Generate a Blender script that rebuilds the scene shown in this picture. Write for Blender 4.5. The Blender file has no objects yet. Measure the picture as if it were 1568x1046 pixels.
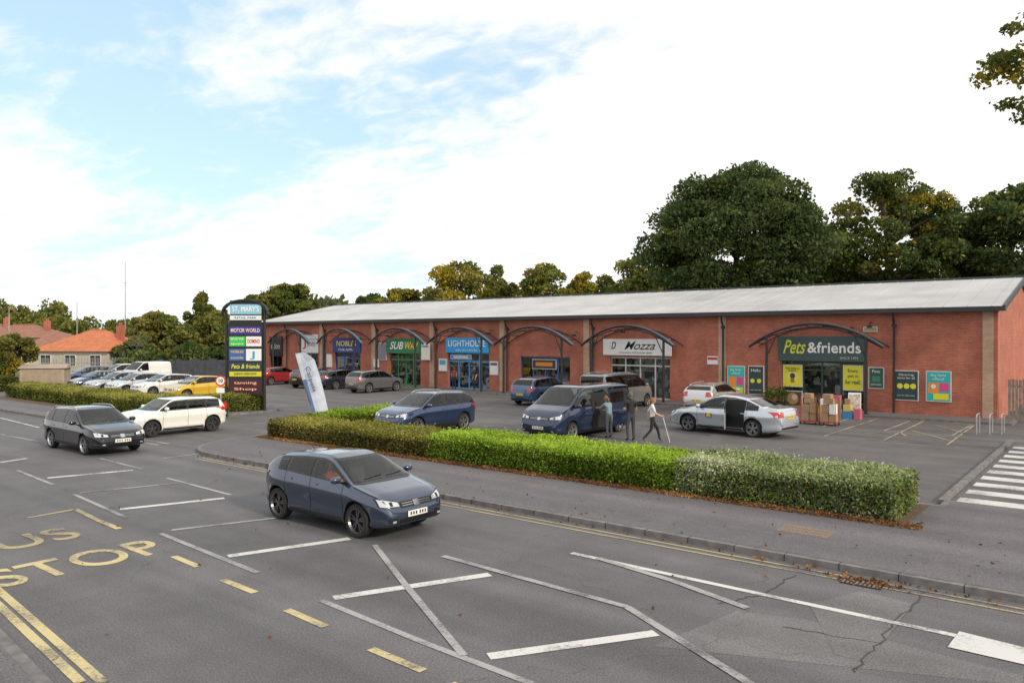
import bpy, bmesh, math, random
import numpy as np
from mathutils import Vector, Matrix
from mathutils.bvhtree import BVHTree
random.seed(7)
rng = np.random.default_rng(7)
S = bpy.context.scene
# ---- survey frame: X runs along the shop facade/road, Y runs from the road towards the shops
F, H, HY, CX = 1180.0, 3.9, 517.0, 784.0
CA, SA = 0.7806, 0.6250
def at(px, D):
    R = (px-CX)/F*D
    return (CA*R-SA*D, SA*R+CA*D)
def g(px, py):
    return at(px, F*H/(py-HY))
def fu(px, v):
    t = (px-CX)/F
    D = v/(SA*t+CA)
    return D*(CA*t-SA)
def fz(px, py, v):
    t = (px-CX)/F
    D = v/(SA*t+CA)
    return H-(py-HY)*D/F
def hz(py, D):
    return H-(py-HY)*D/F

# ---------------------------------------------------------------- materials
def newmat(name):
    m = bpy.data.materials.new(name); m.use_nodes = True
    nt = m.node_tree
    b = nt.nodes['Principled BSDF']
    return m, nt, b
def mat(name, c, r=0.6, m=0.0, var=0.12, scale=3.0, bump=0.0, bscale=60.0, coat=0.0, spec=0.5):
    M, nt, b = newmat(name)
    b.inputs['Roughness'].default_value = r
    b.inputs['Metallic'].default_value = m
    b.inputs['Coat Weight'].default_value = coat
    b.inputs['Coat Roughness'].default_value = 0.03
    b.inputs['Specular IOR Level'].default_value = spec
    tc = nt.nodes.new('ShaderNodeTexCoord')
    n = nt.nodes.new('ShaderNodeTexNoise'); n.inputs['Scale'].default_value = scale; n.inputs['Detail'].default_value = 6
    nt.links.new(tc.outputs['Object'], n.inputs['Vector'])
    mr = nt.nodes.new('ShaderNodeMapRange')
    mr.inputs[1].default_value = 0.3; mr.inputs[2].default_value = 0.7
    mr.inputs[3].default_value = 1-var; mr.inputs[4].default_value = 1+var
    nt.links.new(n.outputs['Fac'], mr.inputs[0])
    mx = nt.nodes.new('ShaderNodeVectorMath'); mx.operation = 'SCALE'
    mx.inputs[0].default_value = c[:3]
    nt.links.new(mr.outputs[0], mx.inputs['Scale'])
    nt.links.new(mx.outputs[0], b.inputs['Base Color'])
    if bump > 0:
        n2 = nt.nodes.new('ShaderNodeTexNoise'); n2.inputs['Scale'].default_value = bscale; n2.inputs['Detail'].default_value = 4
        nt.links.new(tc.outputs['Object'], n2.inputs['Vector'])
        bp = nt.nodes.new('ShaderNodeBump'); bp.inputs['Strength'].default_value = bump; bp.inputs['Distance'].default_value = 0.02
        nt.links.new(n2.outputs['Fac'], bp.inputs['Height']); nt.links.new(bp.outputs[0], b.inputs['Normal'])
    return M
def N(nt, t, **kw):
    n = nt.nodes.new(t)
    for k, v in kw.items(): setattr(n, k, v)
    return n
def asphalt(name, c, patch=0.25, streak=True, crack=0.28):
    M, nt, b = newmat(name)
    tc = N(nt, 'ShaderNodeTexCoord'); L = nt.links.new
    fine = N(nt, 'ShaderNodeTexNoise'); fine.inputs['Scale'].default_value = 38; fine.inputs['Detail'].default_value = 4; fine.inputs['Roughness'].default_value = .7
    med = N(nt, 'ShaderNodeTexNoise'); med.inputs['Scale'].default_value = 0.7; med.inputs['Detail'].default_value = 9; med.inputs['Roughness'].default_value = 0.7
    mp = N(nt, 'ShaderNodeMapping'); mp.inputs['Scale'].default_value = (0.05, 1.0, 1)
    st = N(nt, 'ShaderNodeTexNoise'); st.inputs['Scale'].default_value = 1.0; st.inputs['Detail'].default_value = 4
    L(tc.outputs['Object'], fine.inputs['Vector']); L(tc.outputs['Object'], med.inputs['Vector'])
    L(tc.outputs['Object'], mp.inputs['Vector']); L(mp.outputs[0], st.inputs['Vector'])
    def rng_(src, a, bb, lo, hi):
        r = N(nt, 'ShaderNodeMapRange'); r.inputs[1].default_value = a; r.inputs[2].default_value = bb
        r.inputs[3].default_value = lo; r.inputs[4].default_value = hi
        L(src, r.inputs[0]); return r.outputs[0]
    def mul(a, bb):
        m = N(nt, 'ShaderNodeMath', operation='MULTIPLY'); L(a, m.inputs[0]); L(bb, m.inputs[1]); return m.outputs[0]
    a1 = rng_(fine.outputs['Fac'], 0.3, 0.72, 0.5, 1.65)
    a2 = rng_(med.outputs['Fac'], 0.3, 0.7, 1-patch, 1+patch)
    a3 = rng_(st.outputs['Fac'], 0.3, 0.7, 0.80, 1.22)
    f = mul(mul(a1, a2), a3)
    # small dark oil spots
    vs = N(nt, 'ShaderNodeTexVoronoi'); vs.inputs['Scale'].default_value = .55; vs.inputs['Randomness'].default_value = 1
    L(tc.outputs['Object'], vs.inputs['Vector'])
    f = mul(f, rng_(vs.outputs['Distance'], 0.03, 0.09, 0.72, 1.0))
    vo = N(nt, 'ShaderNodeTexVoronoi', feature='DISTANCE_TO_EDGE'); vo.inputs['Scale'].default_value = 0.16
    wn = N(nt, 'ShaderNodeTexNoise'); wn.inputs['Scale'].default_value = 1.5; wn.inputs['Detail'].default_value = 6
    L(tc.outputs['Object'], wn.inputs['Vector'])
    mixv = N(nt, 'ShaderNodeVectorMath', operation='SCALE'); mixv.inputs['Scale'].default_value = 0.9
    L(wn.outputs['Color'], mixv.inputs[0])
    addv = N(nt, 'ShaderNodeVectorMath', operation='ADD'); L(tc.outputs['Object'], addv.inputs[0]); L(mixv.outputs[0], addv.inputs[1])
    L(addv.outputs[0], vo.inputs['Vector'])
    cr = rng_(vo.outputs['Distance'], 0.0, 0.003, 1-crack, 1.0)
    f = mul(f, cr)
    sc = N(nt, 'ShaderNodeVectorMath', operation='SCALE'); sc.inputs[0].default_value = c
    L(f, sc.inputs['Scale']); L(sc.outputs[0], b.inputs['Base Color'])
    b.inputs['Roughness'].default_value = 0.72; b.inputs['Specular IOR Level'].default_value = 0.35
    bp = N(nt, 'ShaderNodeBump'); bp.inputs['Strength'].default_value = 0.4; bp.inputs['Distance'].default_value = 0.012
    L(fine.outputs['Fac'], bp.inputs['Height']); L(bp.outputs[0], b.inputs['Normal'])
    return M
def worn(name, c, under, wear=0.5):
    M, nt, b = newmat(name); L = nt.links.new
    tc = N(nt, 'ShaderNodeTexCoord')
    n = N(nt, 'ShaderNodeTexNoise'); n.inputs['Scale'].default_value = 16; n.inputs['Detail'].default_value = 10; n.inputs['Roughness'].default_value = 0.85
    L(tc.outputs['Object'], n.inputs['Vector'])
    n2 = N(nt, 'ShaderNodeTexNoise'); n2.inputs['Scale'].default_value = 1.1; n2.inputs['Detail'].default_value = 3
    L(tc.outputs['Object'], n2.inputs['Vector'])
    ad = N(nt, 'ShaderNodeMath', operation='ADD'); L(n.outputs['Fac'], ad.inputs[0])
    s2 = N(nt, 'ShaderNodeMath', operation='MULTIPLY'); s2.inputs[1].default_value = 0.7; L(n2.outputs['Fac'], s2.inputs[0])
    L(s2.outputs[0], ad.inputs[1])
    mr = N(nt, 'ShaderNodeMapRange'); mr.inputs[1].default_value = wear+0.22; mr.inputs[2].default_value = wear+0.42
    L(ad.outputs[0], mr.inputs[0])
    mx = N(nt, 'ShaderNodeMix', data_type='RGBA'); mx.inputs[6].default_value = (*under, 1); mx.inputs[7].default_value = (*c, 1)
    L(mr.outputs[0], mx.inputs[0]); L(mx.outputs[2], b.inputs['Base Color'])
    b.inputs['Roughness'].default_value = 0.8
    return M
def brick(name, c1, c2, mortar):
    M, nt, b = newmat(name); L = nt.links.new
    tc = N(nt, 'ShaderNodeTexCoord'); sp = N(nt, 'ShaderNodeSeparateXYZ'); L(tc.outputs['Object'], sp.inputs[0])
    ad = N(nt, 'ShaderNodeMath', operation='ADD'); L(sp.outputs[0], ad.inputs[0]); L(sp.outputs[1], ad.inputs[1])
    cb = N(nt, 'ShaderNodeCombineXYZ'); L(ad.outputs[0], cb.inputs[0]); L(sp.outputs[2], cb.inputs[1])
    br = N(nt, 'ShaderNodeTexBrick'); br.inputs['Scale'].default_value = 1.0
    br.inputs['Brick Width'].default_value = 0.225; br.inputs['Row Height'].default_value = 0.075; br.inputs['Mortar Size'].default_value = 0.009
    br.inputs['Color1'].default_value = (*c1, 1); br.inputs['Color2'].default_value = (*c2, 1); br.inputs['Mortar'].default_value = (*mortar, 1)
    L(cb.outputs[0], br.inputs['Vector'])
    n = N(nt, 'ShaderNodeTexNoise'); n.inputs['Scale'].default_value = 0.8; n.inputs['Detail'].default_value = 9; n.inputs['Roughness'].default_value = 0.75
    L(cb.outputs[0], n.inputs['Vector'])
    mr = N(nt, 'ShaderNodeMapRange'); mr.inputs[1].default_value = 0.3; mr.inputs[2].default_value = 0.7; mr.inputs[3].default_value = 0.68; mr.inputs[4].default_value = 1.28
    L(n.outputs['Fac'], mr.inputs[0])
    sc = N(nt, 'ShaderNodeVectorMath', operation='SCALE'); L(br.outputs['Color'], sc.inputs[0]); L(mr.outputs[0], sc.inputs['Scale'])
    L(sc.outputs[0], b.inputs['Base Color']); b.inputs['Roughness'].default_value = 0.85
    return M
def leafmat(name, c1, c2, c3=None, tr=0.3):
    M, nt, b = newmat(name); L = nt.links.new
    geo = N(nt, 'ShaderNodeNewGeometry')
    tc = N(nt, 'ShaderNodeTexCoord')
    n = N(nt, 'ShaderNodeTexNoise'); n.inputs['Scale'].default_value = 0.5; n.inputs['Detail'].default_value = 3
    L(tc.outputs['Object'], n.inputs['Vector'])
    m1 = N(nt, 'ShaderNodeMath', operation='MULTIPLY_ADD'); m1.inputs[1].default_value = 0.5; L(geo.outputs['Random Per Island'], m1.inputs[0])
    mr = N(nt, 'ShaderNodeMapRange'); mr.inputs[1].default_value = 0.32; mr.inputs[2].default_value = 0.68; mr.inputs[3].default_value = -0.1; mr.inputs[4].default_value = 0.6
    L(n.outputs['Fac'], mr.inputs[0]); L(mr.outputs[0], m1.inputs[2])
    cr = N(nt, 'ShaderNodeValToRGB')
    e = cr.color_ramp.elements
    e[0].position = 0.1; e[0].color = (*c1, 1); e[1].position = 0.95; e[1].color = (*(c3 or c2), 1)
    k = e.new(0.6); k.color = (*c2, 1)
    L(m1.outputs[0], cr.inputs[0])
    d = N(nt, 'ShaderNodeBsdfDiffuse'); t = N(nt, 'ShaderNodeBsdfTranslucent'); mx = N(nt, 'ShaderNodeMixShader'); mx.inputs[0].default_value = tr
    L(cr.outputs[0], d.inputs[0]); L(cr.outputs[0], t.inputs[0]); L(d.outputs[0], mx.inputs[1]); L(t.outputs[0], mx.inputs[2])
    out = nt.nodes['Material Output']; L(mx.outputs[0], out.inputs['Surface'])
    return M
def glassmat(name, tint, ior=1.5):
    M, nt, b = newmat(name); L = nt.links.new
    t = N(nt,'ShaderNodeBsdfTransparent'); t.inputs[0].default_value = (*tint,1); gl = N(nt,'ShaderNodeBsdfGlossy'); gl.inputs['Roughness'].default_value = .02; gl.inputs[0].default_value = (1,1,1,1)
    fr = N(nt,'ShaderNodeFresnel'); fr.inputs[0].default_value = ior
    geo = N(nt,'ShaderNodeNewGeometry')
    m = N(nt,'ShaderNodeMixShader'); L(fr.outputs[0], m.inputs[0]); L(t.outputs[0], m.inputs[1]); L(gl.outputs[0], m.inputs[2]); L(m.outputs[0], nt.nodes['Material Output'].inputs[0])
    return M

# ---------------------------------------------------------------- mesh builder
class MB:
    def __init__(s): s.v = []; s.f = []; s.m = []
    def add(s, vs, fs, mi=0):
        o = len(s.v); s.v += [tuple(p) for p in vs]
        for f in fs: s.f.append(tuple(i+o for i in f)); s.m.append(mi)
    def quad(s, a, b, c, d, mi=0): s.add([a, b, c, d], [(0, 1, 2, 3)], mi)
    def box(s, x0, x1, y0, y1, z0, z1, mi=0):
        vs = [(x0,y0,z0),(x1,y0,z0),(x1,y1,z0),(x0,y1,z0),(x0,y0,z1),(x1,y0,z1),(x1,y1,z1),(x0,y1,z1)]
        s.add(vs, [(3,2,1,0),(4,5,6,7),(0,1,5,4),(1,2,6,5),(2,3,7,6),(3,0,4,7)], mi)
    def tube(s, pts, rad, n=8, mi=0):
        pts = [Vector(p) for p in pts]
        if not hasattr(rad, '__len__'): rad = [rad]*len(pts)
        vs = []; fs = []
        ref = None
        for i, p in enumerate(pts):
            t = (pts[min(i+1, len(pts)-1)]-pts[max(i-1, 0)]).normalized()
            if ref is None:
                ref = Vector((0,0,1)) if abs(t.z) < 0.9 else Vector((1,0,0))
            a = t.cross(ref).normalized(); b = a.cross(t).normalized(); ref = b
            for k in range(n):
                an = 2*math.pi*k/n
                vs.append(p+(a*math.cos(an)+b*math.sin(an))*rad[i])
        for i in range(len(pts)-1):
            for k in range(n):
                fs.append((i*n+k, i*n+(k+1) % n, (i+1)*n+(k+1) % n, (i+1)*n+k))
        fs.append(tuple(range(n-1, -1, -1))); fs.append(tuple((len(pts)-1)*n+k for k in range(n)))
        s.add(vs, fs, mi)
    def prism(s, poly, z0, z1, mi=0, side=None):
        n = len(poly)
        s.add([(x, y, z1) for x, y in poly], [tuple(range(n))], mi)
        vs = [(x, y, z0) for x, y in poly]+[(x, y, z1) for x, y in poly]
        s.add(vs, [(i, (i+1) % n, (i+1) % n+n, i+n) for i in range(n)], mi if side is None else side)
    def obj(s, name, mats, parent=None, loc=None, rotz=None, smooth=False, bevel=0, normals=True):
        me = bpy.data.meshes.new(name); me.from_pydata(s.v, [], s.f)
        for m in mats: me.materials.append(m)
        me.polygons.foreach_set('material_index', s.m)
        if normals:
            bm = bmesh.new(); bm.from_mesh(me); bmesh.ops.recalc_face_normals(bm, faces=bm.faces); bm.to_mesh(me); bm.free()
        if smooth: me.polygons.foreach_set('use_smooth', [True]*len(me.polygons))
        o = bpy.data.objects.new(name, me); S.collection.objects.link(o)
        if parent: o.parent = parent
        if loc: o.location = loc
        if rotz is not None: o.rotation_euler = (0, 0, rotz)
        if bevel:
            b = o.modifiers.new('bevel', 'BEVEL'); b.width = bevel; b.segments = 2; b.limit_method = 'ANGLE'
        return o
def root(name, loc=(0,0,0), rotz=0):
    o = bpy.data.objects.new(name, None); o.empty_display_size = 0.3
    o.location = loc; o.rotation_euler = (0, 0, rotz); S.collection.objects.link(o); return o
def text(name, s, loc, rot, m, parent=None, w=None, h=None, bold=0.0, size=1.0, shear=0.0):
    c = bpy.data.curves.new(name, 'FONT'); c.body = s; c.align_x = 'CENTER'; c.align_y = 'CENTER'; c.size = size; c.offset = bold; c.shear = shear
    c.extrude = 0.004
    c.materials.append(m)
    if bold: c.space_character = 1+bold*2.5
    o = bpy.data.objects.new(name, c); S.collection.objects.link(o)
    o.rotation_euler = rot; o.location = loc
    bpy.context.view_layer.update()
    d = o.dimensions
    sx = w/d.x if w else (h/d.y if h else 1); sy = h/d.y if h else sx
    o.scale = (sx, sy, 1)
    if parent: o.parent = parent
    return o

# ---------------------------------------------------------------- shared materials
A_road = (0.106, 0.104, 0.110)
M_road = asphalt('road_asphalt', A_road, 0.18)
M_park = asphalt('car_park_asphalt', (0.104, 0.099, 0.100), 0.24)
M_pave = asphalt('pavement_asphalt', (0.118, 0.112, 0.120), 0.14, crack=0.2)
M_kerb = mat('kerb_concrete', (0.16, 0.152, 0.15), 0.85, var=0.35, scale=4)
M_soil = mat('soil_leaf_litter', (0.11, 0.07, 0.047), 0.95, var=0.5, scale=18, bump=0.8, bscale=25)
M_ground = mat('ground_grass', (0.09, 0.105, 0.05), 0.95, var=0.4, scale=0.3)
M_white = worn('worn_white_paint', (0.58, 0.58, 0.57), A_road, 0.44)
M_whitet = worn('thin_white_paint', (0.34, 0.34, 0.345), A_road, 0.48)
M_yel = worn('worn_yellow_paint', (0.54, 0.46, 0.24), A_road, 0.46)
M_yel2 = worn('thin_yellow_paint', (0.38, 0.32, 0.18), A_road, 0.48)
M_brick = brick('red_brick', (0.45, 0.115, 0.068), (0.34, 0.08, 0.05), (0.34, 0.21, 0.15))
M_buff = brick('buff_brick', (0.52, 0.34, 0.22), (0.45, 0.29, 0.19), (0.40, 0.32, 0.26))
M_black = mat('black_steel', (0.014, 0.015, 0.018), 0.5, var=0.1)
M_fascia = mat('dark_fascia', (0.028, 0.03, 0.034), 0.5, var=0.1)
M_dark = mat('dark_interior', (0.012, 0.012, 0.014), 0.9)
M_cabin = mat('cabin_cloth', (0.035, 0.036, 0.04), 0.9, var=.2)
M_tyre = mat('tyre_rubber', (0.016, 0.016, 0.017), 0.85)
M_alloy = mat('alloy_wheel', (0.42, 0.43, 0.45), 0.3, 0.8)
M_alloyd = mat('dark_alloy', (0.16, 0.16, 0.17), 0.3, 0.8)
M_trim = mat('black_trim', (0.012, 0.012, 0.013), 0.4)
M_chrome = mat('chrome', (0.6, 0.6, 0.62), 0.15, 1.0)
M_lamp = mat('headlamp_lens', (0.62, 0.65, 0.68), 0.06, 0.5, coat=1)
M_red = mat('tail_lamp', (0.45, 0.012, 0.012), 0.15, coat=1)
M_plw = mat('white_plate', (0.75, 0.75, 0.72), 0.4)
M_ply = mat('yellow_plate', (0.75, 0.5, 0.04), 0.4)
M_glass = mat('dark_car_glass', (0.006, 0.008, 0.009), 0.02, var=.6, scale=1.3, spec=0.4)
M_glasst = glassmat('car_glass', (.62,.68,.67))
M_galv = mat('galvanised_steel', (0.45, 0.46, 0.47), 0.4, 0.6)
M_signw = mat('sign_white', (0.78, 0.78, 0.77), 0.4, var=0.03)
M_ink = mat('sign_black', (0.015, 0.015, 0.018), 0.5)

# ---------------------------------------------------------------- world & light
W = bpy.data.worlds.new('World'); S.world = W; W.use_nodes = True
nt = W.node_tree; nt.nodes.clear(); L = nt.links.new
sun_dir = Vector((0.93, -0.10, 0.0)).normalized(); EL = math.radians(28)
sky = N(nt, 'ShaderNodeTexSky', sky_type='NISHITA'); sky.sun_disc = False; sky.sun_elevation = EL
sky.sun_rotation = math.atan2(sun_dir.x, sun_dir.y); sky.air_density = 1.0; sky.dust_density = 1.5
b1 = N(nt, 'ShaderNodeBackground'); b1.inputs[1].default_value = 0.09; L(sky.outputs[0], b1.inputs[0])
hz_ = N(nt, 'ShaderNodeBackground'); hz_.inputs[0].default_value = (0.40, 0.54, 0.60, 1); hz_.inputs[1].default_value = 1.0
ads = N(nt, 'ShaderNodeAddShader'); L(b1.outputs[0], ads.inputs[0]); L(hz_.outputs[0], ads.inputs[1])
cl = N(nt, 'ShaderNodeBackground'); cl.inputs[0].default_value = (1.0, 0.985, 0.97, 1); cl.inputs[1].default_value = 1.12
mxs = N(nt, 'ShaderNodeMixShader'); L(ads.outputs[0], mxs.inputs[1]); L(cl.outputs[0], mxs.inputs[2])
tc = N(nt, 'ShaderNodeTexCoord'); sp = N(nt, 'ShaderNodeSeparateXYZ'); L(tc.outputs['Generated'], sp.inputs[0])
az = N(nt, 'ShaderNodeMath', operation='ADD'); az.inputs[1].default_value = 0.2; L(sp.outputs[2], az.inputs[0])
mxz = N(nt, 'ShaderNodeMath', operation='MAXIMUM'); mxz.inputs[1].default_value = 0.05; L(az.outputs[0], mxz.inputs[0])
dx = N(nt, 'ShaderNodeMath', operation='DIVIDE'); L(sp.outputs[0], dx.inputs[0]); L(mxz.outputs[0], dx.inputs[1])
dy = N(nt, 'ShaderNodeMath', operation='DIVIDE'); L(sp.outputs[1], dy.inputs[0]); L(mxz.outputs[0], dy.inputs[1])
cb = N(nt, 'ShaderNodeCombineXYZ'); L(dx.outputs[0], cb.inputs[0]); L(dy.outputs[0], cb.inputs[1])
mp = N(nt, 'ShaderNodeMapping'); mp.inputs['Rotation'].default_value = (0, 0, math.radians(-38)); mp.inputs['Scale'].default_value = (0.8, 1.2, 1); mp.inputs['Location'].default_value = (4.4, 0.6, 0)
L(cb.outputs[0], mp.inputs[0])
n1 = N(nt, 'ShaderNodeTexNoise'); n1.inputs['Scale'].default_value = 1.4; n1.inputs['Detail'].default_value = 5; n1.inputs['Roughness'].default_value = 0.55; n1.inputs['Distortion'].default_value = 0.3
L(mp.outputs[0], n1.inputs['Vector'])
n3 = N(nt, 'ShaderNodeTexNoise'); n3.inputs['Scale'].default_value = 9; n3.inputs['Detail'].default_value = 7; n3.inputs['Roughness'].default_value = 0.6; n3.inputs['Distortion'].default_value = 0.4
L(mp.outputs[0], n3.inputs['Vector'])
n3m = N(nt, 'ShaderNodeMath', operation='MULTIPLY_ADD'); n3m.inputs[1].default_value = .42; n3m.inputs[2].default_value = -.21; L(n3.outputs['Fac'], n3m.inputs[0])
dt = N(nt, 'ShaderNodeVectorMath', operation='DOT_PRODUCT'); dt.inputs[1].default_value = (-0.80, 0.46, 0.385)
nz = N(nt, 'ShaderNodeVectorMath', operation='NORMALIZE'); L(tc.outputs['Generated'], nz.inputs[0]); L(nz.outputs[0], dt.inputs[0])
bias = N(nt, 'ShaderNodeMapRange'); bias.inputs[1].default_value = 0.84; bias.inputs[2].default_value = 0.985; bias.inputs[3].default_value = 0.28; bias.inputs[4].default_value = -0.03
L(dt.outputs['Value'], bias.inputs[0])
ad = N(nt, 'ShaderNodeMath', operation='ADD'); L(n1.outputs['Fac'], ad.inputs[0]); L(bias.outputs[0], ad.inputs[1])
ad2 = N(nt, 'ShaderNodeMath', operation='ADD'); L(ad.outputs[0], ad2.inputs[0]); L(n3m.outputs[0], ad2.inputs[1])
cm = N(nt, 'ShaderNodeMapRange', interpolation_type='SMOOTHSTEP'); cm.inputs[1].default_value = 0.36; cm.inputs[2].default_value = 0.62
L(ad2.outputs[0], cm.inputs[0]); L(cm.outputs[0], mxs.inputs[0])
wo = N(nt, 'ShaderNodeOutputWorld'); L(mxs.outputs[0], wo.inputs[0])
sl = bpy.data.lights.new('sun', 'SUN'); sl.energy = 2.9; sl.angle = math.radians(5); sl.color = (1, 0.86, 0.66)
so = bpy.data.objects.new('sun', sl); S.collection.objects.link(so)
sd = Vector((sun_dir.x*math.cos(EL), sun_dir.y*math.cos(EL), math.sin(EL)))
so.rotation_euler = sd.to_track_quat('Z', 'Y').to_euler(); so.location = (0, 0, 60)
S.view_settings.view_transform = 'Standard'; S.view_settings.look = 'None'; S.view_settings.exposure = 0

# ---------------------------------------------------------------- camera
cd = bpy.data.cameras.new('camera'); cd.sensor_width = 36; cd.lens = 36*F/1568; cd.clip_end = 3000
co = bpy.data.objects.new('camera', cd); S.collection.objects.link(co); S.camera = co
co.location = (0, 0, H)
co.rotation_euler = (math.radians(90)-math.atan((522.7-HY)/F), 0, math.atan2(SA, CA))

# ---------------------------------------------------------------- ground
mb = MB(); mb.quad((-900,-400,-0.012),(900,-400,-0.012),(900,1200,-0.012),(-900,1200,-0.012)); mb.obj('ground', [M_ground])
mb = MB(); mb.quad((-260,3.2,0),(90,3.2,0),(90,19,0),(-260,19,0)); mb.obj('road', [M_road])
mb = MB(); mb.quad((-78,15.5,0.004),(40,15.5,0.004),(40,62,0.004),(-78,62,0.004)); mb.obj('car_park', [M_park])
def arc(cx, cy, r, a0, a1, n=10):
    return [(cx+r*math.cos(math.radians(a0+(a1-a0)*i/n)), cy+r*math.sin(math.radians(a0+(a1-a0)*i/n))) for i in range(n+1)]
def inset(poly, d):
    n = len(poly); out = []
    for i in range(n):
        p0, p1, p2 = Vector(poly[i-1]), Vector(poly[i]), Vector(poly[(i+1) % n])
        e1 = (p1-p0).normalized(); e2 = (p2-p1).normalized()
        n1 = Vector((-e1.y, e1.x)); n2 = Vector((-e2.y, e2.x)); m = (n1+n2).normalized()
        k = d/max(0.3, m.dot(n1)); out.append(tuple(p1+m*k))
    return out
def pavement(name, poly):   # poly counter-clockwise
    mb = MB(); mb.prism(poly, -0.01, 0.11, 0, 0)
    ins = inset(poly, 0.14); mb.add([(x, y, 0.1145) for x, y in ins], [tuple(range(len(ins)))], 1)
    mb.obj(name, [M_kerb, M_pave])
pavement('pavement', arc(-23.5, 16.5, 3.0, 180, 270)[0:] + [(60, 13.5), (60, 20.4), (-3.35, 20.4), (-3.35, 19.7), (-26.5, 19.7)])
pavement('pavement', arc(-38, 17.6, 2.6, 270, 360) + arc(-36.6, 23.2, 1.6, 0, 90)+[(-39, 24.8), (-40, 21.3), (-58, 21.3), (-66, 20.8), (-140, 20.8), (-140, 15)])
pavement('pavement', [(-260, -6), (60, -6), (60, 3.3), (-8.5, 3.38), (-11.5, 3.67), (-15, 4.1), (-19, 4.4), (-260, 4.4)])
pavement('shop_pavement', [(-64, 40.3), (-4.0, 40.3), (-4.0, 42.6), (-64, 42.6)])
mb = MB(); mb.quad((-26.2,16.75,0.119),(-3.5,17.0,0.119),(-3.5,19.5,0.119),(-26.2,19.5,0.119)); mb.obj('planting_bed', [M_soil])
mb = MB(); mb.quad((-57,17.4,0.119),(-36.4,17.4,0.119),(-36.4,21,0.119),(-57,21,0.119)); mb.obj('planting_bed', [M_soil])
mb = MB()
for i in range(90):
    u = -23+i*.915; mb.box(u-.006,u+.006,13.494,13.64,0.0,0.1125)
mb.obj('kerb_joints', [M_dark])

# ---------------------------------------------------------------- road markings
def strip(mb, pts, w, z=0.008, mi=0):
    for a, b in zip(pts[:-1], pts[1:]):
        a = Vector(a); b = Vector(b); d = (b-a).normalized(); n = Vector((-d.y, d.x))*w/2
        k = max(1, int((b-a).length/.5))
        for i in range(k):
            p = a+(b-a)*i/k; q = a+(b-a)*(i+1)/k
            mb.quad((*(p-n), z), (*(q-n), z), (*(q+n), z), (*(p+n), z), mi)
mk = MB()
G = lambda *p: [g(x, y) for x, y in p]
for l, w, mi in [
    (G((245,817),(393,877)),.11,1),(G((262,812),(425,793)),.12,1),(G((348,852),(535,825)),.2,0),
    (G((113,757),(193,793)),.1,1),(G((120,755),(270,740)),.12,1),(G((183,780),(343,763)),.2,0),(G((255,732),(353,758)),.1,1),
    (G((25,720),(80,742)),.1,1),(G((72,732),(203,720)),.2,0),(G((153,702),(217,718)),.1,1),(G((0,708),(40,702)),.2,0),(G((0,665),(60,676)),.1,1),
    (G((492,920),(650,985),(820,1050)),.11,1),(G((510,916),(750,880)),.2,0),
    (G((748,1006),(1005,970)),.2,0),(G((875,847),(1165,910),(1470,975)),.13,0)]:
    strip(mk, l, w, 0.008, mi)
for l, w in [(G((573,835),(618,893),(710,1005)),.11),(G((678,852),(960,930),(1160,1055)),.13),(G((915,855),(1030,890),(1145,932)),.14)]:
    strip(mk, l, w, 0.0125, 1)
mk.add([(*p, 0.0125) for p in G((1470,968),(1640,1010),(1640,1035),(1452,992))], [(0,1,2,3)], 0)
strip(mk, G((250,702),(340,690)), .12, 0.008, 1)
strip(mk, [(-33.5,14.2),(-27.5,14.2)], .12, 0.009, 1)
strip(mk, [(-33.5,13.8),(-27.5,13.8)], .12, 0.009, 1)
strip(mk, G((0,640),(60,655)), .1, 0.0135, 0)
for i in range(10): strip(mk, [(-40-i*6, 8.2), (-37-i*6, 8.2)], .1, 0.008, 0)
mk.obj('white_road_markings', [M_white, M_whitet])
yk = MB()
for v in (13.22, 13.0): strip(yk, [(-23.5, v), (60, v)], .07, 0.008, 1)
strip(yk, G((-60,858),(0,907),(157,1046)), .12, 0.008, 0); strip(yk, G((-60,875),(0,930),(122,1046)), .12, 0.008, 0)
for a, b in [((265,852),(303,868)),((340,888),(390,908)),((438,934),(498,960)),((567,994),(648,1028)),((150,797),(182,810)),((690,1048),(760,1080))]:
    strip(yk, G(a, b), .13, 0.008, 0)
strip(yk, G((42,793),(115,780),(150,797)), .12, 0.008, 1)
for l in [((1262,668),(1345,641)),((1262,668),(1450,682)),((1345,641),(1490,650)),((1450,682),(1492,651)),((1350,676),(1415,645)),((1325,664),(1375,661)),((1375,661),(1388,668)),((1395,659),(1455,675)),((1430,650),(1478,664))]:
    strip(yk, G(*l), .09, 0.016, 1)
yk.obj('yellow_road_markings', [M_yel, M_yel2])
text('bus_lettering', 'BUS', (-16.5, 5.5, 0.009), (0,0,math.radians(90)), M_yel2, w=2.1, h=1.1, bold=0.008)
text('stop_lettering', 'STOP', (-14.2, 5.75, 0.009), (0,0,math.radians(90)), M_yel, w=2.8, h=1.15, bold=0.008)
zb = MB()
for i in range(10):
    v = 20.9+i*1.25; zb.quad((-3.2,v,0.012),(3.5,v,0.012),(3.5,v+.62,0.012),(-3.2,v+.62,0.012))
zb.obj('zebra_crossing', [M_white])
kb = MB(); kb.box(-3.5, -3.35, 20.42, 34, -0.01, 0.1); kb.obj('kerb', [M_kerb])
pk = MB()
for i in range(14): strip(pk, [(-28+i*2.5-3, 19.9), (-28+i*2.5-3, 24.4)] if i < 6 else [(-38+i*2.5, 35.0), (-38+i*2.5, 39.8)], .08, 0.009, 0)
for i in range(9): strip(pk, [(-62+i*2.6, 35.0), (-62+i*2.6, 39.8)], .08, 0.0095, 0)
pk.obj('parking_bay_lines', [M_whitet])
M_patch = asphalt('patched_asphalt', (0.135, 0.132, 0.134), 0.2)
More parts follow.
